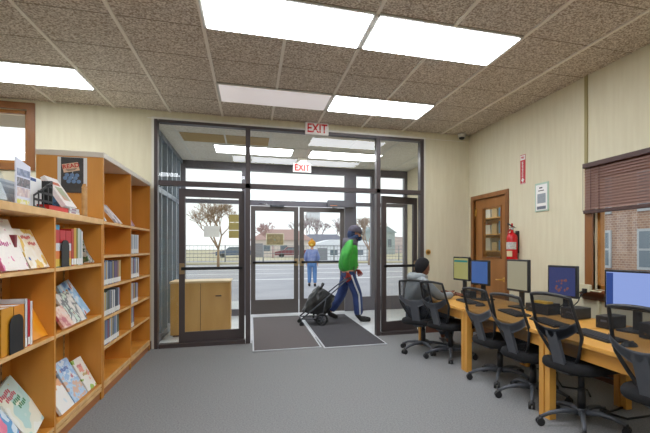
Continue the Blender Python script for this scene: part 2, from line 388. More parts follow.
# ---- windows
def window(name, lab, axis, pos, u0, u1, z0, z1, tw, depth=.14):
    s = MB(); g = MB(); ifr = MB()
    def bx(B, a0, a1, c0, c1, zz0, zz1, m=None):
        if axis == 'y': B.box(c0, c1, a0, a1, zz0, zz1, m)
        else: B.box(a0, a1, c0, c1, zz0, zz1, m)
    for c0, c1, a, b_ in ((u0-tw, u0, z0-tw, z1+tw), (u1, u1+tw, z0-tw, z1+tw), (u0, u1, z1, z1+tw), (u0, u1, z0-tw, z0)): bx(s, pos-.02, pos+.02, c0, c1, a, b_)
    o = struct(s.build(name, M_trimwood), lab)
    for c0, c1, a, b_ in ((u0, u0+.04, z0, z1), (u1-.04, u1, z0, z1), (u0, u1, z1-.04, z1), (u0, u1, z0, z0+.04)): bx(ifr, pos+.05, pos+.1, c0, c1, a, b_)
    ifr.build('window_sash', mat('amber_sash', 'b07838', .4, noise='9c6527', scale=6), o)
    bx(g, pos+.07, pos+.076, u0+.04, u1-.04, z0+.04, z1-.04); g.build('pane', M_glass, o)
    return o
window('window_1', 'high window with brown trim in the entrance wall', 'y', WY, -4.2, -2.49, 2.25, 2.88, .08)
w2 = window('window_2', 'brown trimmed window behind the computer tables', 'x', XR, 1.5, 3.70, .86, 2.0, .1)
s = MB()
s.grid(lambda u, v: (XR-.005 - .06*math.sin(v*PI)**.6*1.0, 1.35+u*2.47, .755+v*.10), 1, 8, thick=.004); s.box(XR-.03, XR, 1.35, 3.82, .76, .85)
s.build('window_sill', mat('sill_wood', 'a4694b', .3, noise='8b5238', scale=8, stretch=(1, .2, 1)), w2)

# soffit board outside the high window
struct(MB().box(-7, -1.25, 6.9, 7.6, 2.93, 3.06).build('trim_8', mat('tan_soffit', 'c9b59a', .7)), 'tan eave board outside the high window')

# ============================================================ LAMPS
def ceiling_light(xc, yc, label, lens=M_lamp, z=CZ, w=2*T-.03, d=T-.03, group=None):
    t = thing('ceiling_light', label, 'ceiling light', (xc, yc, z-.001), group=group)
    hw, hd = w/2, d/2
    MB().box(-hw-.012, hw+.012, -hd-.012, -hd+.012, -.014, 0).box(-hw-.012, hw+.012, hd-.012, hd+.012, -.014, 0).box(-hw-.012, -hw+.012, -hd, hd, -.014, 0).box(hw-.012, hw+.012, -hd, hd, -.014, 0).build('lamp_frame', M_lightframe, t)
    MB().box(-hw+.013, hw-.013, -hd+.013, hd-.013, -.022, -.002, bev=.006).build('lamp_lens', lens, t)
    return t
yN = TY(-.5); yF = TY(2.5)
ceiling_light(TX(3), yN, 'large lit ceiling panel at the top centre, left of its twin')
ceiling_light(TX(5), yN, 'large lit ceiling panel at the top, right of its twin')
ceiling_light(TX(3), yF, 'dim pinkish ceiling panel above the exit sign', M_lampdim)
ceiling_light(TX(5), yF, 'bright ceiling panel nearest the right end of the entrance frame')
ceiling_light(TX(-1), yF, 'lit ceiling panel above the left bookcase and high window')
for i, (xi, yy, w_) in enumerate(((3, TY(-4.5), 'ahead'), (5, TY(-4.5), 'ahead right'), (-1, TY(-4.5), 'left'), (3, TY(-7.5), 'rear'), (-1, TY(-7.5), 'rear left'), (-4.5, TY(-1), 'far left'))):  # unseen panels added to light the room
    ceiling_light(TX(xi), yy, 'added ceiling panel out of the picture, in the part of the room behind the photographer', group='added ceiling panels out of the picture')
ceiling_light(.06, 7.78, 'bright ceiling panel in the vestibule, left of the inner exit sign', z=VZ, d=.56)
ceiling_light(1.55, 7.78, 'bright ceiling panel in the vestibule, right of the inner exit sign', z=VZ, d=.56)
ceiling_light(3.95, 7.2, 'lit ceiling panel in the back room behind the brown door', z=CZ, w=.9)

# ============================================================ BOOKCASES
BX = -1.19; BD = .475
def bookcase(label, y_edges, h, levels, topmat):
    t = thing('bookcase', label, 'bookcase', (BX, y_edges[0], 0)); y0 = y_edges[0]; L = y_edges[-1]-y0
    for i, y in enumerate(y_edges):
        ya = y-y0-.012; yb = ya+.024
        if i == 0: ya, yb = 0, .03
        if i == len(y_edges)-1: ya, yb = L-.03, L
        MB().box(-BD, 0, ya, yb, 0, h-.03).box(-BD+.002, -.001, ya, yb, 0, .02).build('side_panel', M_shelf, t)
    MB().box(-BD/2-.006, -BD/2+.006, .03, L-.03, .05, h-.04).build('back_panel', M_shelf, t)
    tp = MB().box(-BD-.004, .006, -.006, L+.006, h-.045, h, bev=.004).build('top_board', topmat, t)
    for i in range(len(y_edges)-1):
        a = y_edges[i]-y0+.013; c = y_edges[i+1]-y0-.013
        if i == 0: a += .018
        if i == len(y_edges)-2: c -= .018
        for z in levels[i]:
            sh = MB().box(-BD/2+.007, -.008, a, c, z-.02, z).build('shelf_board', M_shelf, t)
            MB().box(-.008, 0, a, c, z-.022, z).build('shelf_edging', M_shelfedge, sh)
        MB().box(-.03, -.012, a, c, 0, levels[i][-1]-.03).build('kick_board', M_trimwood if 0 else mat('kick_wood', 'b5713a', .45, noise='a4632f', scale=6, stretch=(1, .2, 1)), t)
        MB().box(-.02, 0, a, c, levels[i][-1]-.06, levels[i][-1]-.03).build('toe_rail', M_shelfedge, t)
        for yy in (a+.12, c-.12):
            s_ = MB().box(-BD/2+.006, -BD/2+.011, yy-.01, yy+.01, .12, h-.06, m=mat('shelf_standard', 'b7a27c', .4, metal=.5))
            for k in range(int((h-.25)/.05)): s_.box(-BD/2+.011, -BD/2+.0118, yy-.004, yy+.004, .16+k*.05, .18+k*.05, m=M_black)
            s_.build('shelf_standard', None, t)
    return t
bookcase('tall maple bookcase next to the entrance frame', (4.42, 5.365, 6.32), 2.075, [[1.495, 1.205, .94, .67, .42, .13]]*2, mat('reflected_light_top', 'd8cfc0', .4))  # whitish top colour stands for light reflected off the board edge
bookcase('low maple bookcase in the left foreground', (1.48, 2.455, 3.43, 4.41), 1.508, [[1.14, .71, .13]]*3, M_shelfedge)

# --- books
bcount = [0]
def face_book(label, y, w, h, z, cols, x=-1.215, lean=22, t=.018, yaw=0, roll=0, scale=14, kind='noise', title=None):
    """cover towards the aisle (+X), leaning back"""
    bcount[0] += 1
    o = thing('picture_book', label, 'book', (x, y, z+.002+t*math.sin(R(lean))), rot=Euler((0, 0, 0)))
    o.rotation_euler = (Matrix.Rotation(R(yaw), 3, 'Z') @ Matrix.Rotation(-R(lean), 3, 'Y') @ Matrix.Rotation(R(roll), 3, 'X')).to_euler()
    c = cover('cover_%d' % bcount[0], cols, scale, kind)
    MB().box(-.003, 0, 0, w, 0, h).box(-t, -t+.003, 0, w, 0, h).box(-t, 0, -.003, 0, 0, h).build('cover', c, o)
    MB().box(-t+.003, -.003, .002, w-.004, .003, h-.003).build('page_block', M_paper, o)
    if title:
        for k, (zz, ww, cc, off) in enumerate(title):
            q = MB(); n = max(3, int(ww/.018)); pitch = ww/n
            for i in range(n):
                yy = off + i*pitch; q.box(0, .0015, yy, yy+pitch*.62, zz+.004*math.sin(i*1.7), zz+h*.075+.004*math.sin(i*1.7), bev=.0006)
            q.build('printed_title', mat('ink_' + cc, cc, .4), o)
    return o
L1 = 'on the top shelf of the low bookcase'; 
face_book('white picture book with pink hearts, leftmost on the upper shelf of the low bookcase', 2.87, .27, .30, 1.14, ['f3ece4', 'f5efe6', 'f3ece4', 'e27ba8', 'f5efe6'], scale=18, lean=20, title=[(.14, .1, 'c4568c', .06)])
face_book('yellow and white picture book with red lettering beside the pink-hearted one', 3.17, .25, .255, 1.14, ['f3efe4', 'f0e9d8', 'e6c25a', 'e9dcc0', 'd88a2c'], scale=9, lean=24, title=[(.19, .12, 'c23a3a', .07), (.15, .1, 'c23a3a', .12), (.05, .02, '2f5fb0', .03)])
face_book('pink and blue picture book at the bottom left of the low bookcase', 2.86, .27, .27, .13, ['e87a9a', 'ea86a0', '5c9fd0', 'e87a9a', 'd7e6f0'], scale=7, lean=28)
face_book('pale green picture book with red and green lettering, bottom shelf of low bookcase', 3.17, .29, .34, .13, ['b9dcd6', 'c9e2dc', 'e9ead8', 'd7d98a', 'eef0e6'], scale=5, lean=28, roll=14, title=[(.28, .14, 'c8485a', .04), (.245, .13, 'c8485a', .08), (.205, .1, '3f8a5a', .12), (.165, .1, '3f8a5a', .14)])
face_book('blue picture book with bold colored lettering, middle shelf right of the divider', 4.03, .29, .30, .71, ['a6d0ea', 'd9e6ee', '8ec1e0', 'b55a4a', '4f82b8'], scale=9, lean=28, roll=8, x=-1.235, title=[(.22, .04, 'cf4a3a', .03), (.22, .04, 'e0a030', .10), (.17, .12, 'f5f5f5', .07), (.22, .04, '2f4f9a', .16)])
face_book('grey and white picture book in front of the blue lettered one', 3.83, .28, .25, .71, ['6d6f70', 'd9d6d0', 'c9d8c8', 'e9e4dc', 'a86a60'], scale=11, lean=30, x=-1.212)
face_book('small pink-brown book at the left end behind the shelf divider', 3.64, .18, .16, .71, ['d8a090', 'e6c8b8', 'c0606a', 'e0d0c8'], scale=13, lean=30, x=-1.205)
face_book('pale blue book with small figures, middle of the bottom display', 3.87, .25, .32, .13, ['9cc0e4', 'b8d4ee', 'dfe6ee', 'e0b9a0', 'c07a8a'], scale=11, lean=26, title=[(.24, .13, '5a6ab0', .05)])
face_book('white book with a green streak at the right of the bottom display', 4.15, .20, .27, .13, ['f0eee6', 'f2f0ea', 'eeeade', '9cc050', 'e8a090'], scale=8, lean=26, title=[(.2, .09, 'd07a7a', .04), (.12, .1, 'c0a04a', .06)])
face_book('cream and orange book at the left of the bottom display behind the divider', 3.62, .23, .22, .13, ['f1eee8', 'f1eee8', 'e8a878', 'dce6ea'], scale=7, lean=28)
# tall bookcase displays
face_book('grey-white magazine leaning at the near end of the tall bookcase top shelf', 4.47, .16, .30, 1.495, ['d8dade', '8a93a8', 'f0f0f0', '5a5a68'], scale=16, lean=30, yaw=-5, x=-1.23)
face_book('white book leaning back alone on the tall bookcase top shelf', 4.93, .20, .23, 1.495, ['c8ccd4', 'e9ebee', '7e869a', 'f2f2f2'], scale=14, lean=38, yaw=0, x=-1.21)
face_book('purple and red book leaning on the far top shelf of the tall bookcase', 5.40, .24, .26, 1.495, ['6a4a78', 'b04a60', 'a8a0c0', '3c3f68', 'd8b0b8'], scale=13, lean=28, x=-1.21)

def spine_book(name, label, y, z, w, d, h, col, x=-1.205, group=None, lab=True, tilt=0, cat='book', stripes=None, m=None):
    """upright book, spine to the aisle"""
    o = thing(name, label, cat, (x, y, z+.002), group=group)
    if tilt: o.rotation_euler = (tilt, 0, 0)
    c = m or mat('spine_' + col, col, .4)
    MB().box(-d, 0, 0, .002, 0, h).box(-d, 0, w-.002, w, 0, h).box(-.002, 0, 0, w, 0, h).build('cover', c, o)
    MB().box(-d+.003, -.003, .002, w-.002, .002, h-.004).build('page_block', M_paper, o)
    if lab: MB().box(0, .0008, .003, w-.003, .008, .05).build('spine_label', M_paper, o)
    return o
pal = ['5b6b8f', 'b9c4d6', '8a93a8', 'd8dce2', '6f7f6a', '46506e', 'a7656a', 'c8b26a', '7d8fb5', 'e4e4e0', '566', '7a5a88', '9fb2c4', '3a4568', 'c4c8cc']
pal = [p if len(p) == 6 else '556066' for p in pal]
def row(y0, y1, z, h, label, group, w=.034):
    y = y0
    while y + w < y1:
        ww = w*random.uniform(.85, 1.15)
        spine_book('library_book', label, y, z, ww-.001, .17, h*random.uniform(.95, 1.03), random.choice(pal), x=-1.205, group=group); y += ww
row(4.462, 5.06, .94, .21, 'slim book in the near bay of the tall bookcase, third shelf down', 'books on the near bay third shelf down')
row(4.462, 5.02, .67, .215, 'slim book in the near bay of the tall bookcase, fourth shelf down', 'books on the near bay fourth shelf down')
row(4.462, 4.99, .42, .215, 'slim book in the near bay of the tall bookcase, lowest filled shelf', 'books on the near bay lowest filled shelf')
row(5.40, 5.80, .94, .22, 'slim book in the far bay of the tall bookcase, third shelf down', 'books on the far bay third shelf down')
row(5.40, 5.77, .67, .215, 'slim book in the far bay of the tall bookcase, fourth shelf down', 'books on the far bay fourth shelf down')
row(5.40, 5.57, .42, .215, 'slim book in the far bay of the tall bookcase, lowest filled shelf', 'books on the far bay lowest filled shelf')
y = 5.40
for k in range(7):
    spine_book('library_book', 'grey-white spined book on the second shelf down, far bay of tall bookcase', y, 1.205, .05, .17, .205, ['c9ced6', 'b4bcc8', 'e4e6e8', 'a9b2bf'][k % 4], group='pale books on the far bay second shelf'); y += .054
spine_book('library_book', 'lone thin white book at the near end of the second shelf, tall bookcase', 4.452, 1.205, .02, .17, .2, 'e6e2dc')
# low bookcase upright books
M_rain = cover('rainbow_bands', ['3a9aa8', 'e2c04a', 'e07a3a', 'd8dce0', 'c02028', 'c02028', 'c02028', 'd4d0d0', 'c02028'], .68, 'bands')
for k, (yy, lab) in enumerate(((3.455, 'leftmost'), (3.555, 'middle'), (3.655, 'rightmost'))):
    spine_book('library_book', 'thick red book with rainbow bands, %s of three by the black bookend' % lab, yy, 1.14, .095, .17, .245, 'c02028', lab=False, m=M_rain, group='red rainbow banded books')
bl = MB().box(-.1, 0, 0, .13, 0, .035, bev=.003).build('picture_book', mat('cover_blue', '3796bd', .4)); bl.location = (-1.24, 3.52, 1.14+.25); tag(bl, 'blue book lying flat on top of the red banded books', 'book')
for k, (w, h, c, lab) in enumerate(((.045, .262, 'c23a2c', 'red and gold'), (.05, .27, 'd0a23a', 'mustard yellow'), (.03, .265, '8a8f50', 'olive green'), (.035, .27, 'cfd6cc', 'pale grey'), (.03, .262, 'aebcc0', 'blue-grey'), (.028, .25, 'e6e4dc', 'off-white'))):
    spine_book('library_book', lab + ' book standing right of the rainbow banded books', 3.755 + sum((.045, .05, .03, .035, .03, .028)[:k]) + .002*k, 1.14, w, .18, h, c)
for k, (c, lab) in enumerate((('4a7a58', 'green'), ('c8ccd0', 'silver'), ('a04a58', 'maroon'), ('5a6a80', 'slate blue'))):
    o = MB().box(-.17, 0, 0, .012, 0, .22).box(-.165, -.004, .002, .010, .004, .222).build('magazine', cover('mag%d' % k, [c, 'd8dcd8', '7a8a6a', 'e8e8e4'], 22)); o.location = (-1.206, 4.01+k*.022, 1.143); o.rotation_euler = (R(40+k*6), 0, 0)
    o.rotation_euler = (R(38+k*9), 0, 0); o.location = (-1.206, 4.125+k*.04, 1.150)
    tag(o, lab + ' patterned booklet slumped against the books on the upper shelf', 'book')
def bookend(label, y, z, h, w=.1):
    o = thing('bookend', label, 'bookend', (-1.198, y, z+.001))
    pts = [(0, 0)] + [(0, h*.78)] + [(w/2-math.cos(a)*w/2, h*.78+math.sin(a)*w/2) for a in [PI*i/10 for i in range(1, 10)]] + [(w, h*.78), (w, 0), (w*.72, 0), (w*.72, h*.0)]
    MB().prism([(0, 0), (0, h*.8), (w*.1, h*.93), (w*.3, h), (w*.7, h), (w*.9, h*.93), (w, h*.8), (w, 0)], 'x', 0, .003).build('upright_plate', M_black, o)
    MB().box(.0, .004, 0, w, 0, .012).build('foot_lip', M_black, o)
    return o
bookend('black metal bookend in front of the rainbow banded books', 3.555, 1.14, .18, .13)
bookend('black metal bookend in front of the orange books at the left edge', 2.87, .71, .2, .15)
for k, (yy, w, h, c, lab) in enumerate(((2.80, .13, .245, 'd9982c', 'thick orange book with a red band at the left edge of the picture'), (2.935, .12, .245, 'dc8c24', 'orange-yellow book half hidden by the lower black bookend'), (3.06, .03, .27, 'd8dadd', 'tall white and grey book beside the orange ones'), (3.092, .03, .262, 'c41f2e', 'bright red thin book beside the orange ones'), (3.124, .028, .25, 'e8e4e4', 'thin white book right of the bright red one'))):
    spine_book('library_book', lab, yy, .71, w, .17, h, c, lab=(k > 1))
o = face_book('plain orange book leaning over, right of the bright red one', 3.20, .26, .25, .71, ['e8951c', 'ea9a20', 'e8951c', 'eaa02a'], lean=25, roll=0, x=-1.225)
spine_book('library_book', 'dark red book edge beside the yellow and white one', 3.075, 1.14, .03, .03, .2, '8a2430', x=-1.26, lab=False)

# --- things on top of the low bookcase (top z 1.508)
TZ = 1.509
o = thing('sign_holder', 'clear acrylic sign holder with a white card at the left edge on the low bookcase', 'sign holder', (-1.24, 2.86, TZ), rot=(0, R(-18), 0))
MB().box(-.003, 0, 0, .16, 0, .21).box(-.06, 0, 0, .16, 0, .003).build('acrylic_sheet', glass('acrylic', (.9, .93, .95), 1.5), o)
MB().box(-.006, -.004, .02, .12, .02, .12).build('card', M_paper, o)
o = thing('photo_display', 'tall narrow display board with blue-grey photographs on the low bookcase', 'display board', (-1.235, 3.035, TZ))
MB().prism([(0, 0), (0, .262), (.17, .235), (.17, 0)], 'x', -.008, 0).build('board', mat('board_lilac', 'dfe2f0', .5), o)
MB().box(-.06, 0, 0, .17, 0, .004).build('board_foot', M_black, o)
for k, (a, c_, n) in enumerate(((.165, .205, ['8f9ab8', '78839c', 'a9b2c6']), (.105, .155, ['6f6c72', '8a7d80', 'a0a0a8']), (.05, .1, ['d8c4c0', 'e6dcd8', 'c6b0b8']), (.01, .035, ['e4e070', 'e8e8d8', 'c8d0a0']))):
    MB().box(0, .001, .008, .162, a, c_).build('photograph', cover('photo%d' % k, n, 30), o)
o = thing('display_panel', 'low wide blue-grey tabletop display panel behind the narrow board', 'display panel', (-1.40, 2.95, TZ))
MB().box(-.01, 0, 0, .56, 0, .17).build('panel', mat('panel_grey', 'c3cbd0', .5), o); MB().box(0, .001, .0, .56, .09, .125).box(0, .001, 0, .56, .14, .155).build('band', mat('panel_band', '9aa6b0', .5), o)
MB().box(-.05, .03, .02, .06, 0, .006).box(-.05, .03, .5, .54, 0, .006).build('panel_foot', M_grey, o)
# perforated magazine holder
o = thing('magazine_holder', 'black perforated magazine holder beside the leaning white book', 'magazine holder', (-1.22, 3.21, TZ))
def perforated(x0, x1):
    b = MB(); ny, nz = 4, 4; H_, L_ = .19, .27
    def top(y): return .075 + (H_-.075)*y/L_
    b.box(x0, x1, 0, L_, 0, .012); b.box(x0, x1, 0, .012, 0, .075); b.box(x0, x1, L_-.012, L_, 0, H_)
    b.prism([(0, .063), (0, .075), (L_, H_), (L_, H_-.018)], 'x', x0, x1)
    for k in range(1, 4): b.box(x0, x1, k*L_/4-.007, k*L_/4+.007, 0, top(k*L_/4)-.004)
    for k in range(1, 4):
        z = k*.05; ys = max(0, (z-.075)/(H_-.075)*L_); b.box(x0, x1, ys, L_, z-.007, z+.007)
    return b
perforated(-.003, 0).build('side_panel', M_black, o); perforated(-.083, -.08).build('side_panel', M_black, o)
MB().box(-.08, -.003, 0, .27, 0, .003).box(-.08, -.003, .267, .27, 0, .19).build('holder_base', M_black, o)
o = thing('pamphlet', 'white pamphlet with blue print held in the black magazine holder', 'pamphlet', (-1.27, 3.25, TZ+.004))
MB().box(-.004, 0, 0, .2, 0, .19).build('sheet', M_paper, o); MB().box(0, .0006, .02, .12, .165, .183).build('printed_line', mat('ink_navy', '2c4a86', .5), o)
o = thing('picture_book', 'red hardback lying flat under the leaning white book', 'book', (-1.205, 3.38, TZ))
MB().box(-.2, 0, 0, .32, 0, .003).box(-.2, 0, 0, .32, .029, .032).box(-.003, 0, 0, .32, 0, .032).box(-.2, 0, 0, .003, 0, .032).build('cover', mat('cover_red', 'd8281c', .35), o); MB().box(-.196, -.003, .004, .318, .003, .029).build('page_block', M_paper, o)
for k, (yy, w, z, lab) in enumerate(((3.71, .2, 0, 'lower of two white books lying flat beside the red one'), (3.72, .18, .022, 'upper of two white books lying flat beside the red one'))):
    o = thing('picture_book', lab, 'book', (-1.203, yy, TZ+z+.0))
    MB().box(-.17, 0, 0, w, 0, .002).box(-.17, 0, 0, w, .018, .02).box(-.002, 0, 0, w, 0, .02).build('cover', mat('cover_white', 'eceae8', .4), o); MB().box(-.167, -.002, .002, w-.003, .002, .018).build('page_block', mat('page_cream', 'd9d4c8', .7), o)
    MB().box(0, .0008, .04, .12, .005, .014).build('spine_print', mat('ink_mauve', 'a0708a', .5), o)
o = face_book('white hardback with a red and green printed panel leaning over the red book', 3.69, .21, .24, TZ+.034, ['f2efec', 'f4f2ef', 'ece8e4', 'f2efec'], lean=32, t=.03, x=-1.215)
MB().box(0, .001, .05, .165, .05, .16).build('printed_panel', cover('front_print', ['a8b89a', 'c9a58c', '8fa08a'], 9), o)
MB().box(0, .001, .045, .17, .175, .20).build('printed_heading', mat('ink_redc', 'c86a4a', .5), o)
o = thing('picture_book', 'dark blue illustrated book standing against the tall bookcase side', 'book', (-1.36, 4.02, TZ), rot=(0, R(-6), R(-35)))
MB().box(-.02, 0, -.2, .0, 0, .205).build('cover', cover('bluebook', ['22405e', '2c5578', '7ab0cc', '1a2f48'], 14), o); MB().box(-.018, -.002, -.198, .0015, .002, .2065).build('page_block', M_paper, o)
o = thing('book_stand', 'narrow carved wooden stand at the end of the low bookcase top', 'stand', (-1.215, 4.05, TZ))
MB().box(-.02, 0, 0, .075, 0, .22, bev=.006).build('upright', mat('pale_wood', 'd2a266', .5, noise='b98548', scale=20), o); MB().box(-.06, .0, 0, .075, 0, .015).build('foot', mat('pale_wood', ''), o); MB().prism([(0, .22), (.0375, .255), (.075, .22)], 'x', -.02, 0).build('peak', mat('pale_wood', ''), o)
# READ poster on the side of the tall bookcase (faces -Y)
o = thing('poster', 'dark poster with a tilted pink READ card on the tall bookcase side', 'poster', (-1.41, 4.417, 1.745))
MB().box(-.105, .105, -.003, 0, -.02, .275).build('sheet', mat('poster_white', 'e4e6e6', .5), o)
MB().box(-.08, .08, -.0045, -.003, -.02, .272).build('poster_ground', mat('poster_dark', '4a4744', .5, noise='3c3a3a', scale=14), o)
cardM = Matrix.Translation((-.01, -.006, .19)) @ Matrix.Rotation(R(-12), 4, 'Y')
MB().box(-.058, .058, -.001, .001, -.035, .035, M=cardM).build('poster_card', mat('poster_pink', 'e2c3a6', .5), o)
text('READ', .048, 'poster_lettering', mat('ink_redp', 'c8362c', .5), o, (-.008, -.008, .20), (PI/2, R(-12), 0), bold=.001)
MB().box(-.04, .04, -.002, -.001, -.018, -.014, M=cardM).box(-.03, .03, -.002, -.001, -.026, -.022, M=cardM).build('poster_line', mat('ink_dk', '3a3838', .5), o)
b = MB()
for k in range(9): b.sphere((-.05+.012*k, -.005, .10+.03*math.sin(k*2.1)), .016, sc=(1, .1, 1))
b.build('poster_flowers', mat('poster_blue', '6f8db4', .5), o)
MB().box(.0, .006, -.005, -.0045, .1, .17).build('poster_stem', mat('ink_stem', 'b8c0c8', .5), o)

# ============================================================ VESTIBULE CONTENTS
o = thing('book_return_cabinet', 'plain honey-wood cabinet inside the vestibule behind the left glass', 'cabinet', (-1.09, 7.15, 0))
MB().box(0, .80, 0, .5, .02, .76).build('carcass', mat('cab_wood', 'd8ab66', .5, noise='c99a52', scale=5, stretch=(1, 1, .2)), o)
MB().box(-.01, .815, -.015, .51, .76, .785).build('cabinet_top', mat('cab_top', 'e2c79c', .4), o)
MB().box(.03, .77, .0, .48, 0, .02).build('plinth', M_base, o); MB().box(.395, .40, -.002, 0, .04, .75).build('door_gap', M_black, o)
MB().box(.60, .68, -.014, 0, .56, .575).build('slot_handle', M_black, o)
def exit_sign(label, x, y, zt, s=1, stem=None):
    o = thing('exit_sign', label, 'exit sign', (x, y, zt))
    w, h = .32*s, .165*s
    MB().box(-w/2, w/2, -.02, .02, -h, 0, bev=.004).build('sign_housing', mat('exit_face', 'e4e0dc', .45, emit=('fff6f0', .06)), o)
    text('EXIT', .168*s, 'exit_lettering', mat('exit_red', 'c4060c', .5, emit=('c00408', .08)), o, (0, -.0215, -h/2-.002), (PI/2, 0, 0), sx=.80, bold=.0035)
    if stem: MB().box(-.08, .08, -.02, .02, 0, stem).build('ceiling_mount', M_tbar, o)
    return o
exit_sign('white EXIT sign with red letters over the inner entrance frame', .872, WY-.036, 2.992)
exit_sign('smaller EXIT sign with red letters hanging inside the vestibule', .866, 8.2, 2.76, .97, .098)
# door operator + closer
o = thing('door_operator', 'grey box door operator mounted over the right outer door', 'door operator', (1.44, VY-.02, 2.07))
MB().box(-.0, .52, -.13, 0, 0, .13, bev=.006).build('housing', mat('operator_grey', '6a6a70', .4, metal=.3), o); MB().box(.04, .18, -.132, -.13, .02, .03).build('indicator_light', mat('amber_strip', 'e09060', .4), o)
MB().path([(.1, -.06, 0), (.05, -.25, -.02), (.3, -.06, -.04)], .008, m=M_chrome).build('operator_arm', None, o)
o = thing('door_closer', 'slim silver door closer arm over the left outer door', 'door closer', (.35, VY-.02, 2.05))
MB().box(0, .26, -.05, 0, 0, .04, bev=.005).build('housing', M_grey, o); MB().path([(.03, -.03, .02), (-.05, -.2, .02), (-.2, -.02, .06)], .008, m=M_chrome).build('closer_arm', None, o)
o = thing('notice', 'tan and green printed notice taped to the left outer door glass', 'notice', (.445, VY-.002, 1.43)); 
MB().box(-.17, .17, -.002, 0, -.115, .115).build('sheet', mat('notice_border', 'cfcab0', .6), o); MB().box(-.15, .15, -.0035, -.002, -.1, .1).build('notice_print', cover('notice_tan', ['8a7d5c', '94865f', '9a8d68', '8a9484'], 9), o)
o = thing('notice', 'flat white rectangle on the glass left of the doors', 'notice', (-.80, VY+.02, 1.55)); MB().box(-.02, .25, -.002, 0, -.08, .12).build('sheet', M_paper, o)  # plain white rectangle set on the glass
o = thing('notice', 'olive-tan rectangles stacked on the glass beside the outer door post', 'notice', (-.30, VY+.02, 1.45)); b = MB()
for k in range(3): b.box(-.09, .12, -.002, 0, .0+.15*k, .14+.15*k)
b.build('sheet', mat('olive_tan', 'a8995a', .6), o)  # three flat olive-tan rectangles, one above another

# ============================================================ RIGHT WALL ITEMS
def on_right(name, label, cat, y, z): return thing(name, label, cat, (XR, y, z))
# fire extinguisher
o = on_right('fire_extinguisher', 'red fire extinguisher hung on the cream wall right of the brown door', 'fire extinguisher', 5.03, 1.10)
ex = MB(); pr = [(0, .0), (.06, .0), (.068, .012), (.07, .03), (.07, .29), (.062, .325), (.04, .35), (.02, .362), (.018, .39), (0, .39)]
N = 20
rg = [[ex.bm.verts.new((-.085 + r*math.cos(a*2*PI/N), r*math.sin(a*2*PI/N), z)) for a in range(N)] for r, z in pr[1:-1]]
for i in range(len(rg)-1):
    for j in range(N): f = ex.bm.faces.new((rg[i][j], rg[i][(j+1) % N], rg[i+1][(j+1) % N], rg[i+1][j])); f.smooth = True
ex.bm.faces.new(rg[0][::-1]); ex.bm.faces.new(rg[-1]); ex.build('cylinder', M_red, o)
lb = MB(); lb.grid(lambda u, v: (-.085 + .0712*math.cos(PI*.62+u*PI*.95), .0712*math.sin(PI*.62+u*PI*.95), .15+.09*v), 14, 1); lb.build('label', mat('ext_label', 'cfd0cc', .5, noise='a9aaa6', scale=50), o)
lb = MB(); lb.grid(lambda u, v: (-.085 + .0712*math.cos(PI*.95+u*PI*.38), .0712*math.sin(PI*.95+u*PI*.38), .06+.07*v), 8, 1); lb.build('inspection_tag', cover('ext_tag', ['e8e4dc', 'd8c8a0', '3a5a98'], .5), o)
MB().tube((-.085, 0, .385), (-.085, 0, .42), .018, m=M_chrome).box(-.12, -.03, -.01, .01, .415, .425, m=M_chrome).build('valve', None, o)
MB().path([(-.05, 0, .425), (-.1, 0, .45), (-.15, 0, .47)], .009, m=M_black).build('handle', None, o)
MB().tube((-.085, .005, .43), (-.085, .0, .475), .012, m=M_red).build('pin_tag', None, o)
MB().path([(-.085, .02, .405), (-.10, .06, .38), (-.10, .088, .28), (-.10, .09, .16), (-.1, .088, .13)], [.011]*4+[.015], m=mat('hose_red', 'a8242a', .4)).build('hose', None, o)
MB().box(-.02, 0, -.03, .03, .1, .38).build('wall_bracket', M_black, o)
o = on_right('fire_extinguisher_sign', 'tall narrow red fire extinguisher sign with a white arrow', 'sign', 4.92, 2.24)
MB().box(-.003, 0, -.055, .055, -.18, .18).build('sign_plate', mat('sign_red', 'c01f2c', .4), o)
MB().box(-.004, -.003, -.05, .05, .115, .172).box(-.004, -.003, -.05, .05, -.176, -.172).build('sign_band', M_paper, o)
text('FIRE', .04, 'sign_lettering', mat('sign_red', ''), o, (-.0045, 0, .143), (PI/2, 0, -PI/2), bold=.001)
text('EXTINGUISHER', .036, 'sign_lettering', M_paper, o, (-.004, .0, -.0), (PI/2, PI/2*-1, -PI/2), sx=.78, bold=.0006)
MB().prism([(0, -.165), (.035, -.125), (.012, -.125), (.012, -.105), (-.012, -.105), (-.012, -.125), (-.035, -.125)], 'x', -.0045, -.003).build('sign_arrow', M_paper, o)
o = on_right('framed_notice', 'clear framed notice with grey printing on the wall right of the extinguisher', 'notice', 4.525, 1.855)
MB().box(-.012, 0, -.125, .125, -.165, .165).build('acrylic_frame', mat('acrylic_green', 'b9d3c2', .15), o); MB().box(-.014, -.012, -.105, .105, -.15, .145).build('sheet', M_paper, o)
MB().box(-.015, -.014, -.08, .075, -.07, .04).build('printed_block', mat('print_grey', 'a3abb2', .6, noise='8f989f', scale=60), o)
MB().box(-.015, -.014, -.085, .085, -.14, -.105).build('printed_photo', mat('print_dark', '6a7380', .6), o)
MB().box(-.015, -.014, -.02, .04, .10, .115).box(-.015, -.014, -.05, .06, .07, .08).build('printed_heading', mat('ink_dk', ''), o)
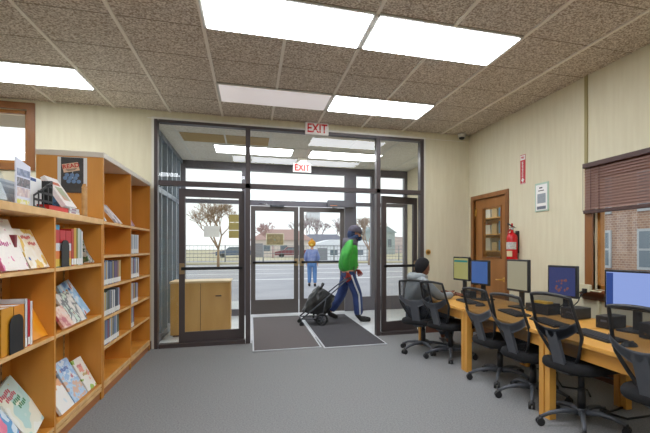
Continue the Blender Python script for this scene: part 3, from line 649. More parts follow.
# blind
o = on_right('window_blind', 'brown horizontal slat blind drawn over the upper window', 'blind', 1.3, 1.605)
BL = 2.47
MB().box(-.075, -.02, 0, BL, .45, .495, bev=.004).build('headrail', mat('blind_dark', '4c3531', .5), o)
b = MB()
n = 15
for k in range(n):
    z = .055 + k*.0268; b.box(-.062, -.026, .005, BL-.005, -.0008, .0008, M=Matrix.Translation((0, 0, z)) @ Matrix.Translation((-.044, 0, 0)) @ Matrix.Rotation(R(-50), 4, 'Y') @ Matrix.Translation((.044, 0, 0)))
b.build('slats', mat('blind_slat', '97796f', .45), o)
MB().box(-.065, -.025, 0, BL, 0, .035, bev=.004).build('bottom_rail', mat('blind_dark', ''), o)
b = MB()
for y in (.3, .9, 1.5, 2.25, 2.36, 2.47): b.tube((-.066, y, .02), (-.066, y, .46), .0022, seg=6)
b.build('ladder_cord', mat('blind_dark', ''), o)
# electric outlet raceway
o = on_right('power_outlet_box', 'beige surface-mounted power outlet box below the window corner', 'outlet box', 3.68, .745)
MB().box(-.05, 0, .02, .17, .03, .16, bev=.006).box(-.035, 0, -.12, .02, .05, .11, bev=.004).build('housing', M_beige, o)
MB().box(-.07, -.05, .05, .1, .075, .12).build('plug', M_black, o); 
MB().box(-.03, 0, -.09, -.05, -.30, .05, bev=.003).build('conduit', M_beige, o)
o = thing('power_cable', 'black power cables drooping from the beige outlet box to the table', 'cable', (XR-.06, 3.75, .83))
MB().path([(0, 0, .0), (-.04, .01, -.03), (-.06, .03, -.10), (-.08, .08, -.15), (-.16, .14, -.168), (-.26, .12, -.17)], .006, m=M_black).path([(0, .01, .01), (-.05, .05, -.01), (-.08, .12, -.08), (-.14, .2, -.165), (-.25, .24, -.17)], .006, m=M_black).build('cable', None, o)
# back wall bits
o = thing('wall_knob', 'round bronze fitting on the cream wall left of the monitors', 'wall fitting', (2.535, WY, 1.205)); MB().tube((0, 0, 0), (0, -.012, 0), .04, m=M_brass, seg=20).sphere((0, -.02, 0), .026, m=mat('bronze_knob', '8a6a3c', .3, metal=.8)).build('knob', None, o)
o = thing('security_camera', 'small white dome security camera in the far ceiling corner', 'security camera', (3.04, WY-.1, CZ-.002))
MB().tube((0, 0, 0), (0, 0, -.06), .06, .055, m=M_whitetrim, seg=20).build('housing', None, o); MB().sphere((0, 0, -.06), .045, m=M_black, sc=(1, 1, .7)).build('dome', None, o)

# ============================================================ TABLES
TH = .64; TXF = 2.085; TD = .84
def table(y0, y1, label):
    t = thing('computer_table', label, 'table', (TXF, y0, 0)); L = y1-y0
    MB().box(0, TD, .002, L-.002, TH-.03, TH, bev=.004).build('tabletop', M_table, t)
    MB().box(.05, .075, .07, L-.07, TH-.13, TH-.03).box(TD-.1, TD-.075, .07, L-.07, TH-.13, TH-.03).box(.07, TD-.1, .03, .055, TH-.13, TH-.03).box(.07, TD-.1, L-.055, L-.03, TH-.13, TH-.03).build('apron', M_table, t)
    for x in (.012, TD-.125):
        for y in (.002, L-.06):
            MB().box(x, x+.058, y, y+.058, 0, TH-.03, bev=.003).build('leg', M_tleg, t)
    return t
table(4.285, 5.62, 'honey-wood computer table nearest the entrance, in front of the seated person')
table(2.935, 4.275, 'honey-wood computer table in the middle of the row')
table(1.60, 2.925, 'honey-wood computer table in the right foreground')
z = TH
def monitor(label, x, y, zb, rz, w, h, screen, stand='foot'):
    """screen faces local -x; origin at table under the foot"""
    t = thing('monitor', label, 'monitor', (x, y, TH+.001), rz)
    sz = zb-TH
    MB().box(0, .035, -w/2, w/2, sz, sz+h, bev=.006).box(.03, .06, -w*.3, w*.3, sz+.05, sz+h-.05, bev=.008).build('casing', M_black, t)
    MB().box(-.002, 0, -w/2+.018, w/2-.018, sz+.022, sz+h-.018).build('screen', screen, t)
    MB().box(.05, .075, -.03, .03, .01, sz+h*.4).build('stand_neck', M_black, t)
    MB().box(-.04, .15, -.11, .11, 0, .014, bev=.005).build('stand_foot', M_black, t)
    MB().box(-.003, 0, -.012, .012, sz+.006, sz+.012).build('badge', M_chrome, t)
    return t
def scr(name, col, e): return mat(name, '101010', .2, emit=(col, e), spec=.3)
S_yel = scr('screen_olive', 'b0ac6c', .55); S_blue = scr('screen_blue', '46659f', .7); S_tan = scr('screen_tan', 'b0a98e', .55); S_navy = scr('screen_navy', '454e80', .5); S_sky = scr('screen_sky', '93a9e6', .75)
m1 = monitor('small monitor showing an olive page, at the seated person\'s desk', 2.62, 5.44, .84, R(8), .36, .31, S_yel)
MB().box(-.003, -.002, -.155, .15, .195+.245, .195+.27).build('page_header', scr('screen_teal', '2d8a86', .5), m1)
m2 = monitor('monitor with a plain blue screen in front of the brown door', 2.62, 4.93, .82, R(13), .32, .30, S_blue)
m3 = monitor('monitor with a pale tan screen under the fire extinguisher', 2.66, 4.18, .81, R(5), .36, .335, S_tan)
m4 = monitor('monitor with a dark navy screen and small orange marks', 2.80, 3.64, .80, R(12), .34, .30, S_navy)
b = MB()
for k in range(16):
    a = random.uniform(-.08, .08); c = random.uniform(.06, .17); b.sphere((-.0025, a*(1.2-c*3), .155+c), .010, sc=(.1, random.uniform(.6, 1.8), random.uniform(.5, 1.4)), u=8, v=6)
b.build('screen_marks', scr('screen_orange', '8a5a5c', .5), m4)
m5 = monitor('monitor with a light blue screen with darker side bands in the right foreground', 2.70, 2.70, .80, R(14), .46, .30, S_sky)
for q in (.155, -.21): MB().box(-.0035, -.002, q, q+.055, .155+.024, .155+.28).build('screen_band', scr('screen_darkblue', '3c5aa8', .5), m5)
def pc(label, x, y, rz, w=.30, d=.24, h=.085):
    t = thing('desktop_computer', label, 'computer', (x, y, TH+.001), rz)
    MB().box(0, d, -w/2, w/2, .004, h, bev=.005).build('case', M_black, t); MB().box(-.002, 0, -w*.35, w*.1, h*.55, h*.7).build('drive_slot', M_grey, t)
    MB().box(.02, .05, -w/2+.02, -w/2+.05, 0, .005).box(.02, .05, w/2-.05, w/2-.02, 0, .005).build('foot', M_black, t); MB().box(-.003, 0, w*.3, w*.36, h*.3, h*.42).build('power_button', M_chrome, t)
    return t
pc('flat black computer beside the olive-page monitor', 2.55, 5.17, R(8), .2, .1, .09)
pc('flat black computer right of the tan-screen monitor', 2.62, 3.87, R(8), .16, .22)
pc('flat black computer right of the navy-screen monitor', 2.66, 3.38, R(8), .16, .2, .10)
pc('black desktop computer case left of the foreground monitor', 2.60, 2.90, R(8), .12, .2, .10)
pc('black desktop computer case right of the foreground monitor foot', 2.60, 2.38, R(8), .3, .26, .11)
def keyboard(label, x, y, rz, w=.43, d=.15):
    t = thing('keyboard', label, 'keyboard', (x, y, TH+.001), rz)
    MB().box(0, d, -w/2, w/2, 0, .016, bev=.004).build('tray', M_black, t)
    b = MB()
    for i in range(5):
        for j in range(16): b.box(.012+i*.026, .012+i*.026+.02, -w/2+.012+j*(w-.024)/16, -w/2+.012+j*(w-.024)/16+.02, .016, .022)
    b.build('keys', mat('key_grey', '3b3d41', .5), t); return t
keyboard('black keyboard under the seated person\'s hand', 2.32, 4.78, R(-5))
keyboard('black keyboard on the middle table in front of the tan-screen monitor', 2.32, 3.83, R(-8))
keyboard('black keyboard on the middle table in front of the navy-screen monitor', 2.30, 3.26, R(-8))
keyboard('large black keyboard on the near table beside the foreground chair', 2.26, 2.67, R(-6), .46, .16)
def mouse(label, x, y, rz):
    t = thing('computer_mouse', label, 'mouse', (x, y, TH+.001), rz); b = MB(); b.sphere((0, 0, .0), .035, sc=(1.6, .95, 1), u=18, v=10)
    bmesh.ops.bisect_plane(b.bm, geom=b.bm.verts[:]+b.bm.edges[:]+b.bm.faces[:], plane_co=(0, 0, 0), plane_no=(0, 0, -1), clear_outer=True); b.build('shell', M_black, t); MB().box(.01, .03, -.003, .003, .030, .036).build('scroll_wheel', M_grey, t); return t
mouse('black mouse right of the large foreground keyboard', 2.30, 2.33, R(-20)); mouse('black mouse on the middle table beside a keyboard', 2.33, 2.98, R(-10)); mouse('black mouse at the seam of the far and middle tables', 2.36, 4.42, R(-10))
o = thing('sticky_note_pad', 'small yellow pad at the foot of the navy-screen monitor', 'note pad', (2.60, 3.70, TH+.105), R(10))
MB().box(0, .08, -.09, .09, 0, .02).build('pad', mat('note_yellow', 'e0b63a', .6), o)
MB().box(-.0, .16, -.1, .1, -.104, 0, bev=.004).build('pad_stand', M_black, o)
o = thing('floor_cable', 'black cables trailing on the carpet under the middle table', 'cable', (2.75, 3.2, .008))
MB().path([(0, 0, 0), (.1, .15, 0), (-.05, .3, 0), (.05, .5, 0), (.2, .7, 0), (.1, .9, 0), (.15, 1.2, .0)], .008, m=M_black).path([(.2, -.1, 0), (.05, -.3, 0), (-.15, -.35, 0), (-.1, -.5, 0), (.15, -.5, 0), (.3, -.5, .1), (.35, -.5, .5)], .008, m=M_black).build('cable', None, o)

# ============================================================ CHAIRS
def make_chair():
    t = thing('office_chair', '', 'office chair')
    for k in range(5):
        a = k*2*PI/5 + R(10); ca, sa = math.cos(a), math.sin(a)
        MB().path([(ca*.03, sa*.03, .095), (ca*.12, sa*.12, .105), (ca*.22, sa*.22, .09), (ca*.29, sa*.29, .062)], [.024, .019, .016, .013], m=M_grey).build('leg', None, t)
        c = MB(); px, py = -sa, ca; X, Y = ca*.295, sa*.295
        for s_ in (-1, 1): c.tube((X+px*.006*s_, Y+py*.006*s_, .028), (X+px*.026*s_, Y+py*.026*s_, .028), .028, m=M_black, seg=14)
        c.tube((X, Y, .03), (X, Y, .072), .011, m=M_black).sphere((X, Y, .045), .022, m=M_black, sc=(1.1, 1.1, .8)); c.build('caster', None, t)
    MB().tube((0, 0, .08), (0, 0, .125), .042, .036, m=M_grey, seg=16).tube((0, 0, .12), (0, 0, .27), .03, .027, m=M_black, seg=16).tube((0, 0, .26), (0, 0, .40), .021, m=M_black, seg=16).build('gas_column', None, t)
    MB().box(-.12, .12, -.09, .09, .385, .41, bev=.006).tube((.02, -.09, .39), (.04, -.23, .385), .007, m=M_black).build('tilt_mechanism', M_black, t)
    b = MB()   # seat cushion
    def sf(r, zz):
        pts = []
        for i in range(28):
            a = i*2*PI/28; c, s_ = math.cos(a), math.sin(a); e = .55
            pts.append((.01+r*.235*math.copysign(abs(c)**e, c), r*.24*math.copysign(abs(s_)**e, s_), zz))
        return pts
    prof = [(.80, .405), (.95, .412), (1.0, .43), (1.0, .455), (.96, .472), (.85, .482), (.55, .478), (.2, .472)]
    rings = [[b.bm.verts.new(p) for p in sf(r, zz)] for r, zz in prof]
    for i in range(len(rings)-1):
        for j in range(28): f = b.bm.faces.new((rings[i][j], rings[i][(j+1) % 28], rings[i+1][(j+1) % 28], rings[i+1][j])); f.smooth = True
    b.bm.faces.new(rings[0][::-1]); b.bm.faces.new(rings[-1]); b.build('seat', M_seat, t)
    # back: outline in (y,v); surface gives x
    def P(yy, v):   # v 0..1 from bottom to top
        zz = .475 + v*.465
        return Vector((-.15 - .165*v + .35*yy*yy - .012*math.sin(v*PI), yy, zz))
    def half(v): return .085 + .120*min(1, v/.45)**.75 - .05*max(0, v-.5)
    out = []
    n = 16
    for i in range(n+1): v = i/n; out.append((half(v), v))
    rim = [P(-h_, v) for h_, v in out] ; rim2 = [P(h_, v) for h_, v in out][::-1]
    # rounded corners at the bottom
    bot = [P(-.135 + .27*k/8, -.03-.02*math.sin(k/8*PI)) for k in range(9)]
    top = [P(.24 - .48*k/10, 1.0+.035*math.sin(k/10*PI)) for k in range(11)]
    loop = bot[::-1][:0] + rim + [P(-.18 + .36*k/10, 1.0+.03*math.sin(k/10*PI)) for k in range(1, 10)] + rim2 + [P(.085 - .17*k/8, -.0-.02*math.sin(k/8*PI)) for k in range(1, 9)]
    fr = MB(); fr.path(loop + [loop[0]], [.0125]*(len(loop)+1), m=M_black, seg=8); fr.build('back_frame', None, t)
    me = MB(); me.grid(lambda u, v: P((u-.5)*2*half(v), v*1.0 + .03*math.sin(u*PI)*(1 if v > .99 else 0)), 12, 14); me.build('back_mesh', M_mesh, t)
    # grey lumbar yoke: sweeping band + spine
    b = MB(); NB = 16
    def yoke(u, v):
        yy = (u-.5)*2*.205; dip = .60 - .17*(1-(2*u-1)**2); w_ = .12 + .05*(1-abs(2*u-1))
        p = P(yy, dip + (v-.5)*w_*1.1); return p + Vector((-.022 - .035*(1-(2*u-1)**2), 0, 0))
    b.grid(yoke, NB, 4, thick=.014); b.build('lumbar_yoke', M_grey, t)
    b = MB()
    sp = [(-.285, .70), (-.25, .60), (-.215, .49), (-.19, .42), (-.15, .392), (0, .39)]
    for i in range(len(sp)-1):
        (xa, za), (xb, zb) = sp[i], sp[i+1]; w0 = .05; V = []
        d = Vector((xb-xa, 0, zb-za)).normalized(); nn = Vector((-d.z, 0, d.x))*.012
        for (xx, zz) in ((xa, za), (xb, zb)):
            for s_ in (-1, 1):
                for q in (-1, 1): V.append(b.bm.verts.new((xx+nn.x*q, s_*w0, zz+nn.z*q)))
        for idx in ((0, 1, 3, 2), (4, 6, 7, 5), (0, 4, 5, 1), (2, 3, 7, 6), (0, 2, 6, 4), (1, 5, 7, 3)): b.bm.faces.new([V[q] for q in idx])
    b.build('spine_bracket', M_grey, t)
    return t
c0 = make_chair()
chairs = [((2.03, 5.27), 46, 'black mesh office chair the seated person uses, nearest the entrance'),
          ((2.21, 4.86), 20, 'empty black mesh office chair just in front of the seated person'),
          ((2.295, 3.90), 8, 'black mesh office chair at the middle table, farther of its pair'),
          ((2.284, 3.345), 8, 'black mesh office chair at the middle table, nearer of its pair'),
          ((2.26, 2.72), 8, 'black mesh office chair at the near table with all its base showing'),
          ((2.26, 1.97), 8, 'black mesh office chair cut off by the right edge of the photo')]
low = []
for k, ((x, y), a, lab) in enumerate(chairs):
    if k == 0: c0.location = (x, y, 0); c0.rotation_euler = (0, 0, R(a)); c0['label'] = lab; c0['group'] = 'office chairs along the tables'
    else:
        q = dup(c0, (x, y, 0), (0, 0, R(a)), lab)
        if k < 4: low.append(q)
low.append(c0)
for q in low:      # lower gas-lift setting of the four farther chairs
    for ch in q.children:
        if ch.name.split('.')[0] not in ('leg', 'caster', 'gas_column'): ch.location.z = -.065

# ============================================================ PEOPLE
M_skin = mat('skin', 'd09a80', .5); M_skin2 = mat('skin_dark', '7a5240', .5)
def head(parent, c, r, face, pitch, skinm, name='head'):
    """small head with face; face = heading angle (z), pitch down"""
    b = MB(); b.sphere((0, 0, 0), r, u=24, v=18, sc=(1.02, .80, 1.22))
    for v in b.bm.verts:
        x, y, z = v.co
        if x > .5*r and abs(y) < .28*r and -.35*r < z < .25*r: v.co.x += .16*r*(1-abs(y)/(.28*r))*(1 if z < 0 else .4)
        if z < -.6*r: v.co.x += .18*r; v.co.y *= .86
        if x > .6*r and .1*r < z < .3*r and .2*r < abs(y) < .5*r: v.co.x -= .08*r
    for s_ in (-1, 1): b.sphere((-.02, s_*.79*r, -.05*r), .2*r, sc=(.8, .35, 1.2), u=10, v=8)
    o = b.build(name, skinm, parent, c, (0, R(pitch), R(face)))
    e = MB()
    for s_ in (-1, 1): e.sphere((.87*r, s_*.34*r, .12*r), .11*r, sc=(.5, 1, .7), u=10, v=8)
    e.build('eyes', M_black, o); MB().box(.93*r, .97*r, -.28*r, .28*r, -.62*r, -.54*r, bev=.002).build('mouth', mat('lips', '8a4a44', .5), o)
    return o
def hand_chain(base, direction, palm_n, side, curl, s=1.0):
    """verts/edges/radii of a five fingered hand: base=wrist"""
    D = Vector(direction).normalized(); Nn = Vector(palm_n).normalized(); A = D.cross(Nn).normalized()*side
    V = [Vector(base)]; E = []; Rr = [.024*s]
    V.append(V[0] + D*.05*s); E.append((0, 1)); Rr.append(.030*s)
    for k, (off, ln) in enumerate(((-.030, .068), (-.010, .078), (.011, .073), (.031, .058))):
        p = V[1] + A*off*s + D*.035*s; prev = 1; d = D.copy(); V.append(p); E.append((1, len(V)-1)); Rr.append(.0105*s); prev = len(V)-1
        for j, fr in enumerate((.45, .32, .23)):
            d = (Matrix.Rotation(R(curl)*(1 if side else 1), 3, A) @ d) if True else d
            p = p + d*ln*fr*s; V.append(p); E.append((prev, len(V)-1)); Rr.append((.0095-.001*j)*s); prev = len(V)-1
    p = V[0] + D*.02*s - A*.028*s; V.append(p); E.append((0, len(V)-1)); Rr.append(.012*s); prev = len(V)-1
    for j, ln in enumerate((.035, .028)):
        p = p + (D*.75 - A*.55 + Nn*.35).normalized()*ln*s; V.append(p); E.append((prev, len(V)-1)); Rr.append((.011-.001*j)*s); prev = len(V)-1
    return V, E, Rr
def glove(name, m, parent, *a, **k):
    V, E, Rr = hand_chain(*a, **k); return skin(name, V, E, Rr, m, parent, 1)

# --- walking person pulling the cart, faces +X, world offset (1.60, 8.0)
P1 = thing('person', 'person in a bright green jacket and dark cap walking and pulling a cart', 'person', (1.60, 7.86, .0))
J = dict(pelvis=(.02, 0, .86), waist=(.015, 0, 1.0), chest=(.03, 0, 1.20), neck=(.075, 0, 1.38), head=(.13, 0, 1.47),
         sr=(.02, -.17, 1.31), er=(-.09, -.25, 1.05), hr=(-.03, -.27, .84), sl=(.06, .17, 1.31), el=(.14, .22, 1.06), hl=(.22, .10, .90),
         pr=(.03, -.09, .80), kr=(.16, -.13, .47), ar=(.17, -.18, .085), pl=(.01, .09, .80), kl=(-.06, .15, .45), al=(-.26, .20, .13))
# body (one continuous figure)
seq = ['pelvis', 'waist', 'chest', 'neck', 'head', 'sr', 'er', 'hr', 'sl', 'el', 'hl', 'pr', 'kr', 'ar', 'pl', 'kl', 'al']
idx = {k: i for i, k in enumerate(seq)}
ED = [('pelvis', 'waist'), ('waist', 'chest'), ('chest', 'neck'), ('neck', 'head'), ('chest', 'sr'), ('sr', 'er'), ('er', 'hr'), ('chest', 'sl'), ('sl', 'el'), ('el', 'hl'), ('pelvis', 'pr'), ('pr', 'kr'), ('kr', 'ar'), ('pelvis', 'pl'), ('pl', 'kl'), ('kl', 'al')]
rad = dict(pelvis=.11, waist=.105, chest=.12, neck=.05, head=.06, sr=.05, er=.038, hr=.026, sl=.05, el=.038, hl=.026, pr=.08, kr=.052, ar=.035, pl=.08, kl=.052, al=.035)
skin('body', [J[k] for k in seq], [(idx[a], idx[c]) for a, c in ED], [rad[k] for k in seq], M_skin, P1)
M_green = mat('green_jacket', '3fae3c', .6, noise='2f9a34', scale=9, bump=.4); M_gyoke = mat('grey_yoke', '5a5560', .7, noise='4c4852', scale=9)
def sub(seqk, edges, radii, name, m, JJ, parent, extra=None):
    V = [JJ[k] for k in seqk]; ix = {k: i for i, k in enumerate(seqk)}
    return skin(name, V, [(ix[a], ix[c]) for a, c in edges], [radii[k] for k in seqk], m, parent)
J['hem'] = (.02, 0, .83); J['cr'] = (-.035, -.27, .87); J['cl'] = (.21, .115, .92)
sub(['chest', 'waist', 'hem', 'sr', 'er', 'cr', 'sl', 'el', 'cl', 'neck'], [('chest', 'waist'), ('waist', 'hem'), ('chest', 'sr'), ('sr', 'er'), ('er', 'cr'), ('chest', 'sl'), ('sl', 'el'), ('el', 'cl'), ('chest', 'neck')],
    dict(chest=.19, waist=.19, hem=.185, sr=.105, er=.085, cr=.05, sl=.105, el=.08, cl=.05, neck=.10), 'jacket', M_green, J, P1)
J.update(y1=(.03, 0, 1.31), y2=(.01, -.175, 1.325), y3=(.05, .17, 1.325), y4=(.05, 0, 1.37))
sub(['y1', 'y2', 'y3', 'y4'], [('y1', 'y2'), ('y1', 'y3'), ('y1', 'y4')], dict(y1=.20, y2=.145, y3=.135, y4=.14), 'jacket_yoke', M_gyoke, J, P1)
MB().grid(lambda u, v: (.03+.168*math.cos(-1.25+v*.12), .168*math.sin(-1.25+v*.12), .84+u*.44), 8, 2, thick=.006).build('jacket_zip_placket', M_gyoke, P1)
M_trk = mat('navy_trousers', '33477e', .7, noise='283a6c', scale=8, bump=.4)
J['cuffr'] = (.17, -.178, .09); J['cuffl'] = (-.255, .195, .145)
sub(['pelvis', 'pr', 'kr', 'cuffr', 'pl', 'kl', 'cuffl'], [('pelvis', 'pr'), ('pr', 'kr'), ('kr', 'cuffr'), ('pelvis', 'pl'), ('pl', 'kl'), ('kl', 'cuffl')], dict(pelvis=.10, pr=.105, kr=.092, cuffr=.08, pl=.105, kl=.092, cuffl=.082), 'trousers', M_trk, J, P1)
MB().path([(.04, -.205, .80), (.10, -.215, .63), (.165, -.222, .47), (.175, -.235, .3), (.18, -.247, .13)], [.016]*5, m=mat('pale_stripe', 'c9ccd2', .6), seg=6).build('trouser_stripe', None, P1)
def shoe(name, heel, toe, m, parent, w=.045, up=.07):
    h = Vector(heel); t = Vector(toe); mid = h.lerp(t, .55)
    return skin(name, [h+Vector((0, 0, up*.55)), mid+Vector((0, 0, up*.35)), t+Vector((0, 0, up*.18)), h+Vector((0, 0, up*1.3))], [(0, 1), (1, 2), (0, 3)], [w*.95, w, w*.72, w*1.0], m, parent)
M_boot = mat('black_boot', '2a2826', .6, noise='1d1c1b', scale=12)
shoe('shoe', (.15, -.18, .012), (.38, -.21, .012), M_boot, P1, .055, .085); shoe('shoe', (-.30, .20, .075), (-.12, .22, .012), M_boot, P1, .046, .07)
h1 = head(P1, (.155, 0, 1.50), .088, -8, 22, M_skin)
cp = MB(); cp.sphere((0, 0, 0), .115, u=24, v=16, sc=(1.08, .92, 1.0))
bmesh.ops.bisect_plane(cp.bm, geom=cp.bm.verts[:]+cp.bm.edges[:]+cp.bm.faces[:], plane_co=(0, 0, -.012), plane_no=(0, 0, -1), clear_outer=True)
cp.grid(lambda u, v: (.09*math.cos((u-.5)*2.2)*(1+v*.85)+.005, .088*math.sin((u-.5)*2.2)*(1+v*.1), -.008-.02*v), 12, 3, thick=.005)
cp.build('cap', mat('grey_cap', '575260', .8, noise='48434f', scale=20), P1, (.145, 0, 1.555), (0, R(12), R(-8)))
b = MB(); b.path([(.18, -.07, 1.475), (.10, -.088, 1.44), (.03, -.06, 1.41), (.02, .0, 1.40), (.03, .06, 1.41), (.10, .088, 1.43), (.2, .05, 1.42), (.235, 0, 1.425), (.2, -.06, 1.43)], [.034, .04, .042, .042, .04, .036, .032, .036, .034], m=mat('navy_scarf', '2c3f63', .9, noise='223252', scale=20, bump=.5)); b.sphere((.235, -.0, 1.44), .04, m=mat('navy_scarf', ''), sc=(.9, 1.2, .9)); b.build('scarf', None, P1)
b = MB(); b.sphere((0, 0, 0), .095, sc=(.8, .98, 1.1), u=20, v=14); b.build('hood', mat('navy_scarf', ''), P1, (.085, 0, 1.50))
M_glv = mat('red_glove', 'b03a2c', .7, noise='8f2a22', scale=20)
glove('glove', M_glv, P1, (-.03, -.27, .855), (.25, .02, -.97), (-.7, .7, 0), 1, 32, s=1.25); glove('glove', M_glv, P1, (.215, .11, .91), (.35, -.1, -.93), (-.3, -.95, 0), -1, 30, s=1.2)

# --- cart
CT = thing('shopping_cart', 'two-wheeled folding cart with a black bag pulled by the walking person', 'cart', (1.07, 7.62, 0))
b = MB(); q0 = Vector((-.29, 0, .12)); q1 = Vector((.50, 0, .76))
for s_, yy in ((-1, -.17), (1, .17)):
    b.path([(q0.x, yy, q0.z), (.0, yy, .355), (.30, yy*.8, .60), (.47, yy*.45, .735), (.52, yy*.3, .765)], .011, m=M_grey)
b.path([(.52, -.06, .765), (.53, 0, .775), (.52, .06, .765)], .013, m=M_black); b.path([(.16, -.15, .485), (.16, .15, .485)], .008, m=M_grey); b.path([(-.29, -.17, .12), (-.29, .17, .12)], .008, m=M_grey)
b.path([(-.29, -.17, .12), (-.05, -.17, .12), (.03, -.17, .11)], .009, m=M_grey).path([(-.29, .17, .12), (-.05, .17, .12), (.03, .17, .11)], .009, m=M_grey); b.path([(.03, -.17, .105), (.10, -.17, .43)], .008, m=M_grey).path([(.03, .17, .105), (.10, .17, .43)], .008, m=M_grey)
b.build('frame', None, CT)
bag = MB()
def bagf(u, v):
    a = u*2*PI; prof = .8 + .25*math.sin(v*PI*.9); wr = 1 + .07*math.sin(a*5+v*9)+.05*math.sin(a*9-v*13)
    rr = wr*(.88+.16*math.sin(v*PI*.95+.3)); 
    ex = math.copysign(abs(math.cos(a))**.7, math.cos(a)); ey = math.copysign(abs(math.sin(a))**.7, math.sin(a))
    return Vector((-.08 + .215*v + ex*rr*(.19-.035*v), ey*rr*.15, .185 + .37*v - ex*rr*(.045+.06*v)))
bag.grid(bagf, 28, 14)
vs = [v for v in bag.bm.verts if v.is_boundary]
bmesh.ops.remove_doubles(bag.bm, verts=bag.bm.verts, dist=1e-4); bmesh.ops.holes_fill(bag.bm, edges=bag.bm.edges)
bag.build('bag', mat('black_bag', '2c2e2e', .35, noise='1b1c1d', scale=10, bump=.8), CT)
b = MB(); b.path([(.02, -.14, .60), (.06, -.05, .68), (.10, .06, .66), (.08, .14, .60)], .015, m=M_black); b.build('bag_handle', None, CT)
for yy in (-.2, .2):
    w = MB()
    for k in range(24):
        a0 = k*2*PI/24
    ring = [(math.cos(a)*.085+.03, yy, math.sin(a)*.085+.105) for a in [i*2*PI/24 for i in range(25)]]
    w.path(ring, .017, m=M_black); w.tube((.03, yy-.012, .105), (.03, yy+.012, .105), .03, m=M_grey)
    for k in range(6): a = k*PI/3; w.tube((.03, yy, .105), (.03+.08*math.cos(a), yy, .105+.08*math.sin(a)), .007, m=M_grey, seg=6)
    w.build('wheel', None, CT)
MB().tube((.03, -.2, .105), (.03, .2, .105), .008, m=M_grey).build('axle', None, CT)
for yy in (-.17, .17): MB().tube((-.29, yy-.012, .04), (-.29, yy+.012, .04), .036, m=M_black, seg=16).tube((-.29, yy, .04), (-.29, yy, .13), .008, m=M_grey).build('caster', None, CT)

# --- seated person, faces about +X, rotated
P2 = thing('person', 'person with short black hair in a grey hoodie seated at the computer', 'person', (1.965, 5.33, -.05), R(4))
K = dict(pelvis=(-.02, 0, .555), waist=(-.03, 0, .66), chest=(0, 0, .83), neck=(.04, 0, .975), head=(.07, 0, 1.03), sr=(.01, -.17, .90), er=(.2, -.25, .72), hr=(.45, -.17, .745), sl=(.01, .17, .90), el=(.2, .22, .72), hl=(.45, .1, .745),
         pr=(.02, -.09, .545), kr=(.40, -.13, .50), ar=(.36, -.16, .14), pl=(.02, .09, .545), kl=(.40, .12, .50), al=(.44, .14, .14))
skin('body', [K[k] for k in seq], [(idx[a], idx[c]) for a, c in ED], [rad[k]*.92 for k in seq], M_skin2, P2)
M_hood = mat('grey_hoodie', '9ba3a6', .9, noise='8b9396', scale=12, bump=.5)
K['hem'] = (-.03, 0, .57); K['cr'] = (.40, -.19, .74); K['cl'] = (.40, .12, .74)
sub(['chest', 'waist', 'hem', 'sr', 'er', 'cr', 'sl', 'el', 'cl', 'neck'], [('chest', 'waist'), ('waist', 'hem'), ('chest', 'sr'), ('sr', 'er'), ('er', 'cr'), ('chest', 'sl'), ('sl', 'el'), ('el', 'cl'), ('chest', 'neck')],
    dict(chest=.15, waist=.145, hem=.14, sr=.078, er=.058, cr=.042, sl=.078, el=.058, cl=.042, neck=.085), 'hoodie', M_hood, K, P2)
b = MB(); b.path([(.10, -.07, .955), (.02, -.095, .965), (-.06, -.05, .965), (-.075, 0, .96), (-.06, .05, .965), (.02, .095, .965), (.10, .07, .955)], [.028, .042, .05, .054, .05, .042, .028], m=M_hood); b.build('hood', None, P2)
M_jean = mat('grey_jeans', '5a6472', .85, noise='4a5360', scale=14, bump=.3)
K['cuffr'] = (.365, -.158, .18); K['cuffl'] = (.44, .14, .18)
sub(['pelvis', 'pr', 'kr', 'cuffr', 'pl', 'kl', 'cuffl'], [('pelvis', 'pr'), ('pr', 'kr'), ('kr', 'cuffr'), ('pelvis', 'pl'), ('pl', 'kl'), ('kl', 'cuffl')], dict(pelvis=.12, pr=.098, kr=.075, cuffr=.058, pl=.098, kl=.075, cuffl=.058), 'jeans', M_jean, K, P2)
M_shoe2 = mat('grey_sneaker', '8a8c90', .7, noise='6a6c70', scale=30)
shoe('shoe', (.34, -.16, .065), (.53, -.18, .065), M_shoe2, P2, .044, .07); shoe('shoe', (.42, .14, .065), (.61, .15, .065), M_shoe2, P2, .044, .07)
head(P2, (.085, 0, 1.075), .086, 0, 12, M_skin2)
b = MB(); b.sphere((0, 0, 0), .097, u=24, v=16, sc=(1.05, .9, 1.15)); bmesh.ops.bisect_plane(b.bm, geom=b.bm.verts[:]+b.bm.edges[:]+b.bm.faces[:], plane_co=(.045, 0, .02), plane_no=(.85, 0, -.5), clear_outer=True)
b.build('hair', mat('black_hair', '17161a', .9, noise='0d0c0f', scale=60, bump=.8), P2, (.078, 0, 1.09), (0, R(8), 0))
glove('hand', M_skin2, P2, (.43, -.175, .748), (1, .05, -.08), (0, 0, -1), 1, 12); glove('hand', M_skin2, P2, (.43, .105, .748), (1, -.1, -.08), (0, 0, -1), -1, 12)

